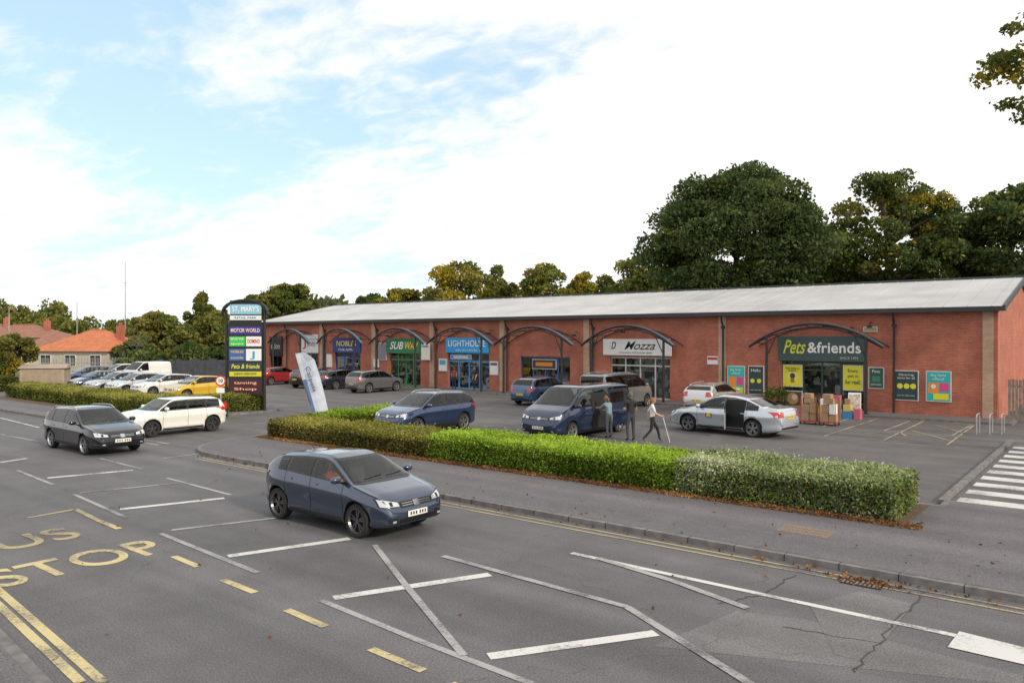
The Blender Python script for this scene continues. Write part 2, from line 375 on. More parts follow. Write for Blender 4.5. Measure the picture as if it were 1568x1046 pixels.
mb = MB(); mb.add([(*p, 0.005) for p in G((1240,925),(1320,905),(1400,925),(1330,1015),(1280,1003))], [(0,1,2,3,4)])
mb.add([(*p, 0.0025) for p in G((1130,935),(1240,950),(1568,1035),(1568,1050),(1000,990))], [(0,1,2,3,4)])
mb.obj('road_patch', [M_patch])
M_crack = mat('tar_seal', (0.03, 0.029, 0.029), 0.5)
mb = MB()
def wig(l, amp=.05):
    P = []; r_ = np.random.default_rng(int(abs(l[0][0]*10)))
    for a, b in zip(l[:-1], l[1:]):
        for i in range(8): P.append((a[0]+(b[0]-a[0])*i/8+r_.normal(0,amp*.5), a[1]+(b[1]-a[1])*i/8+r_.normal(0,amp*.5)))
    P.append(l[-1]); return P
for l in [((1220,880),(1165,912)),((1420,905),(1385,940),(1345,985),(1310,1030)),((1345,985),(1200,960)),((1165,912),(1100,925))]:
    strip(mb, wig(G(*l)), .024, 0.0065)
mb.obj('road_crack_seal', [M_crack])
M_cover = mat('manhole_brown', (0.20, 0.15, 0.12), 0.8, var=0.3, scale=30)
c0 = g(1235, 822); mb = MB(); mb.box(c0[0]-.48, c0[0]+.48, c0[1]-.33, c0[1]+.33, 0.1, 0.121, 0)
for i in range(5):
    for j in range(3): mb.box(c0[0]-.42+i*.17, c0[0]-.28+i*.17, c0[1]-.28+j*.19, c0[1]-.12+j*.19, 0.12, 0.127, 0)
mb.obj('manhole_cover', [M_cover])
c0 = g(1322, 893); mb = MB(); mb.box(c0[0]-.3, c0[0]+.3, c0[1]-.2, c0[1]+.2, 0.0, 0.012, 0)
for i in range(9): mb.box(c0[0]-.28+i*.065, c0[0]-.245+i*.065, c0[1]-.17, c0[1]+.17, 0.012, 0.02, 1)
mb.obj('drain_grate', [M_dark, M_cover])

# ---------------------------------------------------------------- foliage
def quads(name, P, size, mats, mi=None, parent=None, extra=None, aspect=0.7):
    n = len(P)
    a = rng.normal(size=(n,3)); a /= np.linalg.norm(a, axis=1)[:,None]
    b = rng.normal(size=(n,3)); b -= (b*a).sum(1)[:,None]*a; b /= np.linalg.norm(b, axis=1)[:,None]
    s = (size*rng.uniform(.6,1.35,n))[:,None]
    a = a*s; b = b*s*aspect
    V = np.empty((n,4,3)); V[:,0] = P-a; V[:,1] = P-b*.9; V[:,2] = P+a; V[:,3] = P+b*.9
    me = bpy.data.meshes.new(name)
    me.vertices.add(n*4); me.vertices.foreach_set('co', V.reshape(-1).astype(np.float32))
    me.loops.add(n*4); me.loops.foreach_set('vertex_index', np.arange(n*4, dtype=np.int32))
    me.polygons.add(n); me.polygons.foreach_set('loop_start', np.arange(0,n*4,4,dtype=np.int32)); me.polygons.foreach_set('loop_total', np.full(n,4,dtype=np.int32))
    for m in mats: me.materials.append(m)
    if mi is not None: me.polygons.foreach_set('material_index', mi.astype(np.int32))
    me.update(calc_edges=True)
    o = bpy.data.objects.new(name, me); S.collection.objects.link(o)
    if parent: o.parent = parent
    return o
M_bark = mat('bark', (0.12, 0.09, 0.065), 0.9, var=0.3, scale=6, bump=0.6, bscale=12)
def crown_pts(n, c, rx, rz, nb, seed, sub=0.28, shape='round', fill=0.2):
    r = np.random.default_rng(seed)
    d = r.normal(size=(nb,3)); d /= np.linalg.norm(d,axis=1)[:,None]
    rad = r.uniform(.35,1,nb)**.5
    B = d*rad[:,None]*(1-sub*.6)
    if shape == 'dome':
        B[:,2] = np.where(B[:,2] < 0, B[:,2]*.8, B[:,2])
        k = 1-np.clip(B[:,2],0,1)*.25; B[:,0] *= k; B[:,1] *= k
    sr = sub*r.uniform(.55,1.3,nb)
    idx = r.choice(nb, n, p=sr**2/np.sum(sr**2))
    q = r.normal(size=(n,3)); q /= np.linalg.norm(q,axis=1)[:,None]
    q[:,2] = np.abs(q[:,2])*np.where(r.random(n) < .72, 1, -1)
    rr = np.where(r.random(n) < fill, r.uniform(.2,.9,n), r.normal(.95,.13,n))
    P = B[idx]+q*(sr[idx]*rr)[:,None]*np.array([1,1,.72])
    P *= np.array([rx,rx,rz]); P += np.array(c)
    return P, B*np.array([rx,rx,rz])+np.array(c), idx, sr
def tree(name, px, D, ytop, wpx, zb, mats, n=12000, leaf=0.3, nb=45, seed=1, shape='round', sub=0.3, weights=None, limbs=10, fill=.2):
    u, v = at(px, D); zt = hz(ytop, D); rx = wpx/F*D/2
    R = root(name, (u, v, 0))
    cz = (zt+zb)/2; rz = (zt-zb)/2
    P, B, idx, sr = crown_pts(n, (0,0,cz), rx, rz, nb, seed, sub, shape, fill)
    r = np.random.default_rng(seed+5)
    bm_ = r.choice(len(mats), len(B), p=weights)
    mi = np.where(r.random(n) < .8, bm_[idx], r.choice(len(mats), n, p=weights))
    quads('crown', P, leaf, mats, mi, R)
    mb = MB(); tr = 0.022*zt+.08
    mb.tube([(0,0,-.1),(0.1,0,zb*.6),(0,.1,zb+rz*.6),(0,0,zb+rz*1.3)], [tr*1.3,tr,tr*.7,tr*.25], 8)
    for k in r.choice(len(B), min(limbs,len(B)), replace=False):
        e = B[k]; z0 = max(zb*.7, min(e[2]-rz*.35, zb+rz)); 
        mb.tube([(0,0,z0),(e[0]*.5,e[1]*.5,(z0+e[2])/2+.2),tuple(e)], [tr*.5,tr*.3,tr*.08], 6)
    mb.obj('trunk', [M_bark], R, smooth=True)
    return R
LG = leafmat('leaf_dark_green', (0.035,0.055,0.022), (0.085,0.125,0.045), (0.16,0.20,0.08), .35)
LG2 = leafmat('leaf_mid_green', (0.055,0.085,0.02), (0.14,0.18,0.045), (0.25,0.27,0.08), .4)
LY = leafmat('leaf_yellow', (0.16,0.15,0.02), (0.38,0.31,0.04), (0.55,0.42,0.07), .4)  # yellow leaf colour, dealt to clumps at random
LO = leafmat('leaf_olive', (0.09,0.10,0.03), (0.21,0.20,0.055), (0.34,0.30,0.08), .4)
LP = leafmat('leaf_pale', (0.10,0.13,0.07), (0.2,0.23,0.13), (0.28,0.3,0.18), .4)
tree('broadleaf_tree', 1127, 68, 243, 312, 4.0, [LG, LG2], 90000, .16, 230, 11, 'dome', .165, [.9,.1], 14)
tree('broadleaf_tree', 1360, 68, 254, 225, 5.0, [LG, LG2, LY, LO], 28000, .17, 110, 12, 'dome', .16, [.38,.27,.2,.15], 40, .1)
tree('broadleaf_tree', 1250, 78, 318, 130, 4.0, [LG, LG2, LY], 15000, .21, 60, 13, 'dome', .22, [.5,.35,.15])
tree('broadleaf_tree', 1545, 66, 272, 200, 3.5, [LG, LG2, LY], 36000, .18, 110, 14, 'dome', .19, [.6,.28,.12], 20)
tree('broadleaf_tree', 1450, 80, 335, 140, 3.5, [LG2, LG, LY], 17000, .21, 60, 15, 'dome', .24, [.4,.35,.25])
tree('broadleaf_tree', 1640, 58, 330, 170, 1.0, [LG, LG2], 22000, .2, 50, 35, 'dome', .28, [.8,.2])
for i, (px, D, yt, w, ms, wt) in enumerate([
    (965,84,386,118,[LG2,LY,LO],[.45,.25,.3]),(708,92,390,118,[LO,LY,LG2],[.4,.3,.3]),(766,96,407,66,[LG2,LO],[.5,.5]),
    (833,92,403,114,[LO,LG2,LY],[.4,.35,.25]),(888,94,417,80,[LG2,LY],[.6,.4]),(612,96,433,96,[LO,LG2,LY],[.5,.3,.2]),(568,100,437,62,[LG,LG2],[.6,.4]),
    (436,86,427,112,[LO,LG2],[.5,.5]),(390,90,450,74,[LG2],[1]),(1020,88,400,80,[LG2,LG],[.6,.4]),(662,105,439,74,[LO,LG2],[.5,.5])]):
    tree('broadleaf_tree', px, D, yt, w, 3.0, ms, 12000, .21, 60, 40+i, 'dome', .23, wt, 8)
tree('silver_birch_tree', 506, 84, 443, 54, 3.0, [LP, LO], 2200, .18, 24, 61, 'round', .25, [.6,.4], 14)
tree('poplar_tree', 306, 88, 446, 50, 2.0, [LO, LG2], 6000, .19, 36, 62, 'round', .26, [.5,.5])
tree('broadleaf_tree', 240, 92, 472, 90, 1.0, [LO, LG2], 9000, .22, 40, 63, 'dome', .28, [.6,.4])
tree('broadleaf_tree', 340, 80, 476, 100, .5, [LG2, LO], 9000, .22, 40, 64, 'dome', .28, [.6,.4])
tree('broadleaf_tree', 278, 74, 498, 76, .3, [LO, LG], 8000, .2, 34, 65, 'dome', .28, [.6,.4])
tree('broadleaf_tree', 210, 80, 510, 66, .3, [LP, LO], 6000, .2, 34, 66, 'dome', .28, [.6,.4])
tree('small_maple_tree', 18, 60, 502, 70, .8, [LO, LY, LG2], 11000, .12, 40, 67, 'round', .26, [.45,.2,.35])
tree('overhanging_tree', 1772, 24, -60, 490, 9.6, [LG2, LO, LY], 22000, .10, 170, 71, 'round', .12, [.4,.35,.25], 40, .3)
r = np.random.default_rng(5)
PP = []
for px in np.arange(-120, 700, 14):
    D = r.uniform(150, 190); u, v = at(px, D); top = hz(r.uniform(452, 476) if px < 110 else r.uniform(478, 500), D)
    P, *_ = crown_pts(900, (u, v, top/2), 4.2, top/2, 14, int(px+500), .4)
    PP.append(P)
for px in np.arange(380, 1650, 22):
    D = r.uniform(96, 110); u, v = at(px, D); top = hz(r.uniform(446, 466), D)
    P, *_ = crown_pts(700, (u, v, top/2), 3.6, top/2, 14, int(px+900), .4)
    PP.append(P)
PP = np.concatenate(PP)
quads('distant_woodland', PP, .45, [LG2, LO], (r.random(len(PP)) < .5).astype(int))
PP = []
for px in np.arange(195, 345, 9):
    D = 72+r.uniform(-2,2); u, v = at(px, D); top = hz(r.uniform(520, 538), D)
    P, *_ = crown_pts(900, (u, v, top/2), 1.2, top/2, 14, int(px+100), .4); PP.append(P)
PP = np.concatenate(PP); quads('boundary_shrubs', PP, .16, [LG, LG2], (r.random(len(PP)) < .3).astype(int))

M_core = mat('hedge_core', (0.022,0.026,0.012), .95, var=.5, scale=8)
def hedge(name, path, hw, z0, z1, mats, n, leaf, seed=1, weights=None, wob=.08, lit_topmat=None):
    r = np.random.default_rng(seed)
    R = root(name, (0,0,0))
    path = [Vector(p) for p in path]
    segs = list(zip(path[:-1], path[1:])); Ls = np.array([(b-a).length for a, b in segs])
    P = []; TP = []
    def bump(u, v): return wob*(np.sin(u*2.1+seed)+np.sin(v*2.7+u*.9)+.6*np.sin(u*5.3+v*4))*.5
    core = MB()
    for (a, b), Ln in zip(segs, Ls):
        k = int(n*Ln/Ls.sum()); d = (b-a)/Ln; nn = Vector((-d.y, d.x))
        s = r.uniform(-.12, Ln+.12, k); 
        hgt = z1-z0; per = np.array([hgt, 2*hw, hgt*.7]); per = per/per.sum()
        which = r.choice(3, k, p=per)
        t = np.where(which == 1, r.uniform(-hw, hw, k), np.where(which == 0, -hw, hw))
        z = np.where(which == 1, z1, z0+hgt*r.random(k)**.8)
        X = a.x+d.x*s+nn.x*t; Y = a.y+d.y*s+nn.y*t
        bb = bump(X, Y)
        z = np.where(which == 1, z+bb, z0+(z-z0)*(1+bb/hgt))
        rad = 1+bb/hw*.7*np.where(which != 1, 1, 0)
        X = a.x+d.x*s+nn.x*t*rad; Y = a.y+d.y*s+nn.y*t*rad
        edge = np.clip((np.abs(t)-(hw-.18))/.18, 0, 1)*(which == 1); z = z-edge**2*.1
        top = np.clip((z-(z1-.2))/.2, 0, 1)*(which != 1)
        X -= nn.x*np.sign(t)*top**2*.1; Y -= nn.y*np.sign(t)*top**2*.1
        j = r.normal(0, .035, (k,3)); P.append(np.stack([X, Y, z], 1)+j)
        TP.append((which == 1) | (z > z1-.14))
        for e, sg in ((a, -1), (b, 1)):
            ke = int(n/Ls.sum()*2*hw*hgt/(2*hgt+2*hw)*1.3)+50
            t = r.uniform(-hw, hw, ke); z = z0+hgt*r.random(ke)
            P.append(np.stack([e.x+d.x*sg*.1+nn.x*t, e.y+d.y*sg*.1+nn.y*t, z], 1)+r.normal(0,.05,(ke,3))); TP.append(np.zeros(ke,bool))
        q = hw-.1
        c = [a-nn*q, b-nn*q, b+nn*q, a+nn*q]; core.prism([tuple(p) for p in c], z0, z1-.14)
    core.obj('dark_core', [M_core], R)  # solid dark box, the shade inside the hedge is put into its colour
    P = np.concatenate(P); TP = np.concatenate(TP)
    ks = n//30; sel = P[r.choice(len(P), ks)]; sel = sel[sel[:,2] > z1-.15]; P = np.concatenate([P, sel+np.stack([r.normal(0,.03,len(sel)), r.normal(0,.03,len(sel)), r.uniform(0.02,.14,len(sel))],1)])
    TP = np.concatenate([TP, np.ones(len(sel),bool)])
    mi = r.choice(len(mats), len(P), p=weights)
    ml = list(mats)
    if lit_topmat:
        mi = np.where(TP & (r.random(len(P)) < .8), len(mats), mi); ml.append(lit_topmat)  # most top leaves get a lighter copy, light from above in its colour
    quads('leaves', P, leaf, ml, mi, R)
    return R
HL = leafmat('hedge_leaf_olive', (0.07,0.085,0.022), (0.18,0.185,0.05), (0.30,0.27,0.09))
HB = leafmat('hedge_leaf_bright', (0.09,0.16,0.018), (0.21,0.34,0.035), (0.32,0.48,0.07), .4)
HBT = leafmat('hedge_bright_lit_top', (0.22,0.34,0.04), (0.36,0.52,0.06), (0.48,0.62,0.11), .4)  # lighter copy of the bright leaf, painted as the lit hedge top
HLT = leafmat('hedge_olive_lit_top', (0.19,0.19,0.05), (0.33,0.33,0.08), (0.45,0.40,0.12), .4)  # olive leaf again, lightened to paint in light on the top
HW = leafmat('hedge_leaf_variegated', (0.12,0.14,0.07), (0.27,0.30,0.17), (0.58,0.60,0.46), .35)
HWT = leafmat('hedge_variegated_lit_top', (0.24,0.30,0.12), (0.40,0.46,0.24), (0.68,0.70,0.52), .35)  # variegated leaf lightened; the light on top is in the colour
HR = leafmat('hedge_leaf_russet', (0.10,0.05,0.025), (0.22,0.11,0.05), (0.3,0.18,0.08))
HD = leafmat('hedge_leaf_dark', (0.035,0.045,0.016), (0.085,0.095,0.035))
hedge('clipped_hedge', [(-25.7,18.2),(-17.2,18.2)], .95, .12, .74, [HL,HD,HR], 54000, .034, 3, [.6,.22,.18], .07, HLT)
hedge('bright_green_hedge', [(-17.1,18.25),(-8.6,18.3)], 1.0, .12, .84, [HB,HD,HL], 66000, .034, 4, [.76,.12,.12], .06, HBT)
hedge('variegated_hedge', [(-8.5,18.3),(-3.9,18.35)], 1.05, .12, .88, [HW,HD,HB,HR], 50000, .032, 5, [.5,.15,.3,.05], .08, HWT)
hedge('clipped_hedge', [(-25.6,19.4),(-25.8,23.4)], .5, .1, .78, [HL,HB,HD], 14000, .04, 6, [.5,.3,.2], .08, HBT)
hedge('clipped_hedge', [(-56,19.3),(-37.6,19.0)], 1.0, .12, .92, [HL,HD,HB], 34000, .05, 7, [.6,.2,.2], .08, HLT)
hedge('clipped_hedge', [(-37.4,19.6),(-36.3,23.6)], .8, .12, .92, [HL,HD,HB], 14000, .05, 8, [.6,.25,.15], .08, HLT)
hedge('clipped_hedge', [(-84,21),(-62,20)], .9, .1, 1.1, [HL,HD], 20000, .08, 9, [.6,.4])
r = np.random.default_rng(9); P = []
k = 6200; u = r.uniform(-26,-3.2,k); P.append(np.stack([u, 16.95+np.abs(r.normal(0,.28,k))-.15, np.full(k,.13)+r.uniform(0,.02,k)],1))
k = 260; P.append(np.stack([r.uniform(-24,4,k), 13.42-np.abs(r.normal(0,.12,k)), np.full(k,.02)],1))
k = 160; c0 = g(1322,891); P.append(np.stack([c0[0]+r.normal(0,.35,k), c0[1]+r.normal(0,.1,k), np.full(k,.025)],1))
k = 150; P.append(np.stack([r.uniform(-24,4,k), r.uniform(13.6,16.9,k), np.full(k,.125)],1))
k = 60; P.append(np.stack([r.uniform(-24,4,k), r.uniform(4,13,k), np.full(k,.02)],1))
P = np.concatenate(P)
LF = leafmat('fallen_leaf_brown', (0.08,0.04,0.022), (0.2,0.095,0.04), (0.36,0.2,0.08), .1)
quads('fallen_leaves', P, .035, [LF])

# ---------------------------------------------------------------- retail building
FV = 42.35; EZ = 5.17; RV = 51.4; RZ = 7.08; U1 = fu(1528, FV); U0 = -64.5
B = root('brick_retail_building')
WX = lambda px: fu(px, FV)
ops = [(WX(1197),WX(1323),.12,2.66),(WX(935),WX(1026),.12,2.7),(WX(797),WX(873),.95,2.62),(WX(686),WX(749),.12,2.8),(WX(597),WX(644),.12,2.75),(WX(513),WX(552),.12,2.75),(WX(462),WX(487),.9,2.6),(WX(414),WX(432),.12,2.6)]
us = sorted({U0, U1} | {o[0] for o in ops} | {o[1] for o in ops}); zs = sorted({0., EZ} | {o[2] for o in ops} | {o[3] for o in ops})
mb = MB()
for a, b in zip(us[:-1], us[1:]):
    for c, d in zip(zs[:-1], zs[1:]):
        mu, mz = (a+b)/2, (c+d)/2
        if any(o[0] < mu < o[1] and o[2] < mz < o[3] for o in ops): continue
        mb.quad((a,FV,c),(b,FV,c),(b,FV,d),(a,FV,d))
for o in ops:
    e = FV+.3
    mb.quad((o[0],FV,o[2]),(o[0],e,o[2]),(o[0],e,o[3]),(o[0],FV,o[3])); mb.quad((o[1],e,o[2]),(o[1],FV,o[2]),(o[1],FV,o[3]),(o[1],e,o[3]))
    mb.quad((o[0],FV,o[3]),(o[0],e,o[3]),(o[1],e,o[3]),(o[1],FV,o[3]))
    mb.quad((o[0],FV,o[2]),(o[1],FV,o[2]),(o[1],e,o[2]),(o[0],e,o[2]))
BV = RV*2-FV
for uu in (U0, U1):
    mb.add([(uu,FV,0),(uu,BV,0),(uu,BV,EZ),(uu,RV,RZ-.1),(uu,FV,EZ)], [(0,1,2,3,4)])
mb.quad((U0,BV,0),(U1,BV,0),(U1,BV,EZ),(U0,BV,EZ))
mb.obj('walls', [M_brick], B, normals=False)
M_roof = mat('roof_sheet', (0.42,0.43,0.44), 0.5, 0.0, var=.16, scale=.4)
mb = MB(); ov = .45
r0, r1 = U0-.5, U1+.35
mb.quad((r0,FV-ov,EZ+.2),(r1,FV-ov,EZ+.2),(r1,RV,RZ+.2),(r0,RV,RZ+.2)); mb.quad((r0,RV,RZ+.2),(r1,RV,RZ+.2),(r1,BV+ov,EZ+.2),(r0,BV+ov,EZ+.2))
for i in range(int((r1-r0)/1.0)+1):
    u = r0+.02+i*1.0
    mb.add([(u-.02,FV-ov,EZ+.2),(u+.02,FV-ov,EZ+.2),(u+.02,RV,RZ+.2),(u-.02,RV,RZ+.2),(u-.015,FV-ov,EZ+.225),(u+.015,FV-ov,EZ+.225),(u+.015,RV,RZ+.225),(u-.015,RV,RZ+.225)],[(0,1,5,4),(1,2,6,5),(3,0,4,7),(4,5,6,7)])
mb.obj('roof', [M_roof], B, normals=False)
mb = MB(); mb.box(r0,r1,FV-ov-.1,FV-ov,EZ-.03,EZ+.19); mb.box(r0,r1,FV-ov,FV-.003,EZ-.02,EZ+.03)
for uu in (r0, r1-.12):
    mb.add([(uu,FV-ov,EZ),(uu,RV,RZ),(uu,RV,RZ+.24),(uu,FV-ov,EZ+.24),(uu+.12,FV-ov,EZ),(uu+.12,RV,RZ),(uu+.12,RV,RZ+.24),(uu+.12,FV-ov,EZ+.24)],[(0,1,2,3),(4,5,6,7),(0,4,5,1),(3,2,6,7),(0,3,7,4)])
mb.tube([(r0,RV,RZ+.23),(r1,RV,RZ+.23)], .09, 6)
mb.obj('gutter_and_verge', [M_fascia], B)
mb = MB()
for px in (1513,1106,898,769,661,572,492): u = WX(px); mb.box(u-.22,u+.22,FV-.035,FV-.002,0,EZ-.03)
mb.obj('buff_piers', [M_buff], B)
mb = MB()
for px in (1368,1107,908,777,668,578,498,440):
    u = WX(px)+.05; mb.tube([(u,FV-.36,EZ-.02),(u,FV-.32,EZ-.3),(u,FV-.12,EZ-.6),(u,FV-.12,.1)], .055, 8)
    mb.box(u-.1,u+.1,FV-.2,FV-.04,EZ-.72,EZ-.6)
mb.obj('downpipes', [M_black], B, smooth=False)
def shelf(name, a, b_, c):
    M, nt_, bs = newmat(name); Lk = nt_.links.new
    t = N(nt_,'ShaderNodeTexCoord'); s_ = N(nt_,'ShaderNodeSeparateXYZ'); Lk(t.outputs['Object'], s_.inputs[0])
    cc = N(nt_,'ShaderNodeCombineXYZ'); Lk(s_.outputs[0], cc.inputs[0]); Lk(s_.outputs[2], cc.inputs[1])
    vo = N(nt_,'ShaderNodeTexVoronoi', distance='CHEBYCHEV'); vo.inputs['Scale'].default_value = 3.2; Lk(cc.outputs[0], vo.inputs['Vector'])
    sp_ = N(nt_,'ShaderNodeSeparateXYZ'); Lk(vo.outputs['Color'], sp_.inputs[0])
    cr = N(nt_,'ShaderNodeValToRGB'); cr.color_ramp.interpolation = 'CONSTANT'
    e = cr.color_ramp.elements; e[0].color = (.02,.02,.02,1); e[1].position = .85; e[1].color = (*c,1); k = e.new(.4); k.color = (*a,1); k = e.new(.6); k.color = (*b_,1); k = e.new(.72); k.color = (.05,.05,.05,1)
    Lk(sp_.outputs[0], cr.inputs[0]); Lk(cr.outputs[0], bs.inputs['Base Color']); return M
M_sh = [shelf('shelf_pets',(.12,.2,.1),(.5,.4,.1),(.5,.5,.45)), shelf('shelf_cafe',(.25,.25,.22),(.15,.1,.07),(.5,.5,.5)), shelf('shelf_tool',(.2,.25,.4),(.5,.25,.05),(.4,.4,.4)),
        shelf('shelf_clothes',(.1,.2,.5),(.4,.1,.1),(.6,.6,.6)), shelf('shelf_food',(.1,.3,.12),(.5,.4,.05),(.5,.5,.4)), shelf('shelf_misc',(.2,.2,.2),(.1,.15,.4),(.6,.6,.6))]
M_floor = mat('shop_floor', (.3,.3,.29), .4)
for i, o in enumerate(ops):
    mb = MB(); a, b_, c, d = o
    y1 = FV+1.3
    mb.quad((a-.3,y1,0.05),(b_+.3,y1,0.05),(b_+.3,y1,d+.2),(a-.3,y1,d+.2),0)
    mb.quad((a-.3,FV+.31,.06),(b_+.3,FV+.31,.06),(b_+.3,y1,.06),(a-.3,y1,.06),1)
    mb.quad((a-.3,FV+.31,d+.2),(b_+.3,FV+.31,d+.2),(b_+.3,y1,d+.2),(a-.3,y1,d+.2),2)
    mb.quad((a-.3,FV+.31,.06),(a-.3,y1,.06),(a-.3,y1,d+.2),(a-.3,FV+.31,d+.2),2); mb.quad((b_+.3,FV+.31,.06),(b_+.3,y1,.06),(b_+.3,y1,d+.2),(b_+.3,FV+.31,d+.2),2)
    mb.obj('shop_interior', [M_sh[min(i,5)], M_floor, M_dark], B)
MG, ntg, bg = newmat('shop_glass'); Lk = ntg.links.new
tr = N(ntg,'ShaderNodeBsdfTransparent'); tr.inputs[0].default_value = (.72,.76,.76,1); gl = N(ntg,'ShaderNodeBsdfGlossy'); gl.inputs['Roughness'].default_value = .03; gl.inputs[0].default_value = (.9,.9,.9,1)
mx_ = N(ntg,'ShaderNodeMixShader'); mx_.inputs[0].default_value = .12; Lk(tr.outputs[0], mx_.inputs[1]); Lk(gl.outputs[0], mx_.inputs[2]); Lk(mx_.outputs[0], ntg.nodes['Material Output'].inputs[0])
fr_cols = {0:(.02,.045,.03),1:(.5,.5,.5),2:(.03,.10,.30),3:(.05,.28,.6),4:(.02,.24,.09),5:(.03,.10,.38),6:(.6,.6,.6),7:(.02,.02,.02)}
for i, o in enumerate(ops):
    a, b_, c, d = o; mb = MB(); y = FV+.14; t = .04
    n = [6,4,4,4,4,3,2,2][i]
    if i == 0:  xs_ = [a, a+(b_-a)*.27, a+(b_-a)*.5, a+(b_-a)*.73, b_]
    else: xs_ = [a+(b_-a)*k/n for k in range(n+1)]
    for x in xs_: mb.box(max(a+.002,x-t), min(b_-.002,x+t), y-.04, y+.04, c+.002, d-.002)
    for x0, x1 in zip(xs_[:-1], xs_[1:]):
        rr_ = x1-t
        l = x0+t
        for z in (c+.002, d-.09) + ((2.12,) if c < .5 else ()): mb.box(l, rr_, y-.035, y+.035, z, z+.085)
        mb.quad((l,y,c),(rr_,y,c),(rr_,y,d-.05),(l,y,d-.05),1)
    mb.obj('shop_front', [mat('frame_col', fr_cols[i], .4), MG], B, normals=False)

RX = (math.radians(90), 0, 0)
def shop_sign(name, pxa, pxb, ya, yb, col, txts, rimc=None):
    a, b_ = WX(pxa), WX(pxb); pm = (pxa+pxb)/2
    z1, z0 = fz(pm, ya, FV), fz(pm, yb, FV)
    R = root(name, ((a+b_)/2, FV, (z0+z1)/2)); w, h = b_-a, z1-z0
    mb = MB(); mb.box(-w/2, w/2, -.12, -.004, -h/2, h/2); mb.obj('panel', [mat(name+'_face', col, .4, var=.04)], R, bevel=.01)
    for (s, cx, cz, tw, th, c, bold, sh) in txts:
        t = text('lettering', s, (cx*w, -.128, cz*h), RX, mat('letter_ink', c, .5, var=.02), None, tw*w, th*h, bold, shear=sh); t.parent = R
    return R
shop_sign('pet_shop_sign', 1192, 1325, 515, 553, (.045,.08,.078), [('Pets',-.31,.05,.27,.56,(.62,.66,.05),.012,.4),('&friends',.16,.03,.6,.44,(.8,.8,.78),.018,0),('SINCE 1993',.33,-.36,.2,.09,(.5,.5,.5),0,0)])
shop_sign('restaurant_sign', 925, 1027, 519, 544, (.72,.73,.72), [('D',-.34,.08,.07,.45,(.02,.02,.02),.012,.3),('Mozza',.05,.08,.46,.5,(.02,.02,.02),.004,.5),('ITALIAN PIZZERIA BAR',.0,-.34,.5,.10,(.1,.1,.1),0,0)])
shop_sign('discount_shop_sign', 684, 749, 517, 540, (.02,.34,.72), [('LIGHTHOUSE',0,.1,.88,.42,(.8,.8,.8),.01,0),('great value every day',0,-.32,.5,.14,(.8,.8,.8),0,0)])
shop_sign('sandwich_shop_sign', 593, 645, 518, 541, (.015,.18,.07), [('SUB',-.2,0,.4,.5,(.85,.85,.85),.012,.3),('WAY',.23,0,.4,.5,(.85,.6,.02),.012,.3)])
shop_sign('hardware_shop_sign', 511, 553, 517, 540, (.015,.035,.2), [('NOBLES',0,.1,.7,.35,(.75,.6,.1),.01,0),('TOOL SUPPLY',0,-.3,.6,.15,(.7,.7,.7),0,0)])
shop_sign('furniture_shop_sign', 463, 488, 512, 540, (.7,.7,.7), [('J',-.25,.05,.2,.6,(.5,.03,.03),.01,0),('smith',.12,.0,.5,.3,(.15,.15,.2),.0,0)])
shop_sign('black_shop_sign', 414, 433, 515, 545, (.02,.02,.022), [('salon',0,0,.7,.3,(.5,.5,.5),0,0)])
def poster(name, pxa, pxb, ya, yb, bg_, shapes=(), y=FV-.05, fr=(.6,.6,.6), lines=()):
    pm = (pxa+pxb)/2; a, b_ = fu(pxa, y), fu(pxb, y); z1, z0 = fz(pm,ya,y), fz(pm,yb,y)
    w, h = b_-a, z1-z0; mb = MB(); mats_ = [mat('poster_frame', fr, .4), mat('poster_bg', bg_, .4, var=.03)]
    mb.box(-w/2,w/2,-.02,.04,-h/2,h/2,0); mb.quad((-w/2+.04,-.025,-h/2+.04),(w/2-.04,-.025,-h/2+.04),(w/2-.04,-.025,h/2-.04),(-w/2+.04,-.025,h/2-.04),1)
    for i, (kind, cx, cz, sx, sz, c) in enumerate(shapes):
        mats_.append(mat('poster_ink', c, .4, var=.03)); yy = -.029-i*.002
        if kind == 'r': mb.quad((cx*w-sx*w/2,yy,cz*h-sz*h/2),(cx*w+sx*w/2,yy,cz*h-sz*h/2),(cx*w+sx*w/2,yy,cz*h+sz*h/2),(cx*w-sx*w/2,yy,cz*h+sz*h/2),2+i)
        else:
            n = 20; mb.add([(cx*w+sx*w/2*math.cos(2*math.pi*k/n), yy, cz*h+sx*w/2*sz*math.sin(2*math.pi*k/n)) for k in range(n)], [tuple(range(n))], 2+i)
    o = mb.obj(name, mats_, None, ((a+b_)/2, y, (z0+z1)/2), normals=False)
    for (s, cz, tw, th, c) in lines:
        t = text('lettering', s, (0, -.06, cz*h), RX, mat('poster_letter', c, .5, var=.02), None, tw*w, th*h); t.parent = o
    return o
TE, OR, PK, YE, DG = (.02,.42,.40), (.75,.24,.04), (.65,.06,.22), (.68,.63,.03), (.02,.05,.05)
W8 = (.7,.7,.68)
poster('wall_poster', 1418,1457,568,615, TE, [('r',-.2,-.05,.4,.35,OR),('r',.22,-.02,.36,.28,PK),('r',.1,-.33,.6,.2,YE),('c',-.2,0,.2,1,W8)], lines=[('Big little',.36,.6,.09,W8),('offers!',.24,.45,.09,W8)])
poster('wall_poster', 1369,1407,567,613, DG, [('c',-.25,-.02,.24,1,YE),('c',.02,-.02,.24,1,YE),('c',.28,-.02,.24,1,YE)], lines=[('Opening',.36,.6,.09,W8),('times for all',.25,.7,.07,W8),('join the club today',-.33,.7,.05,W8)])
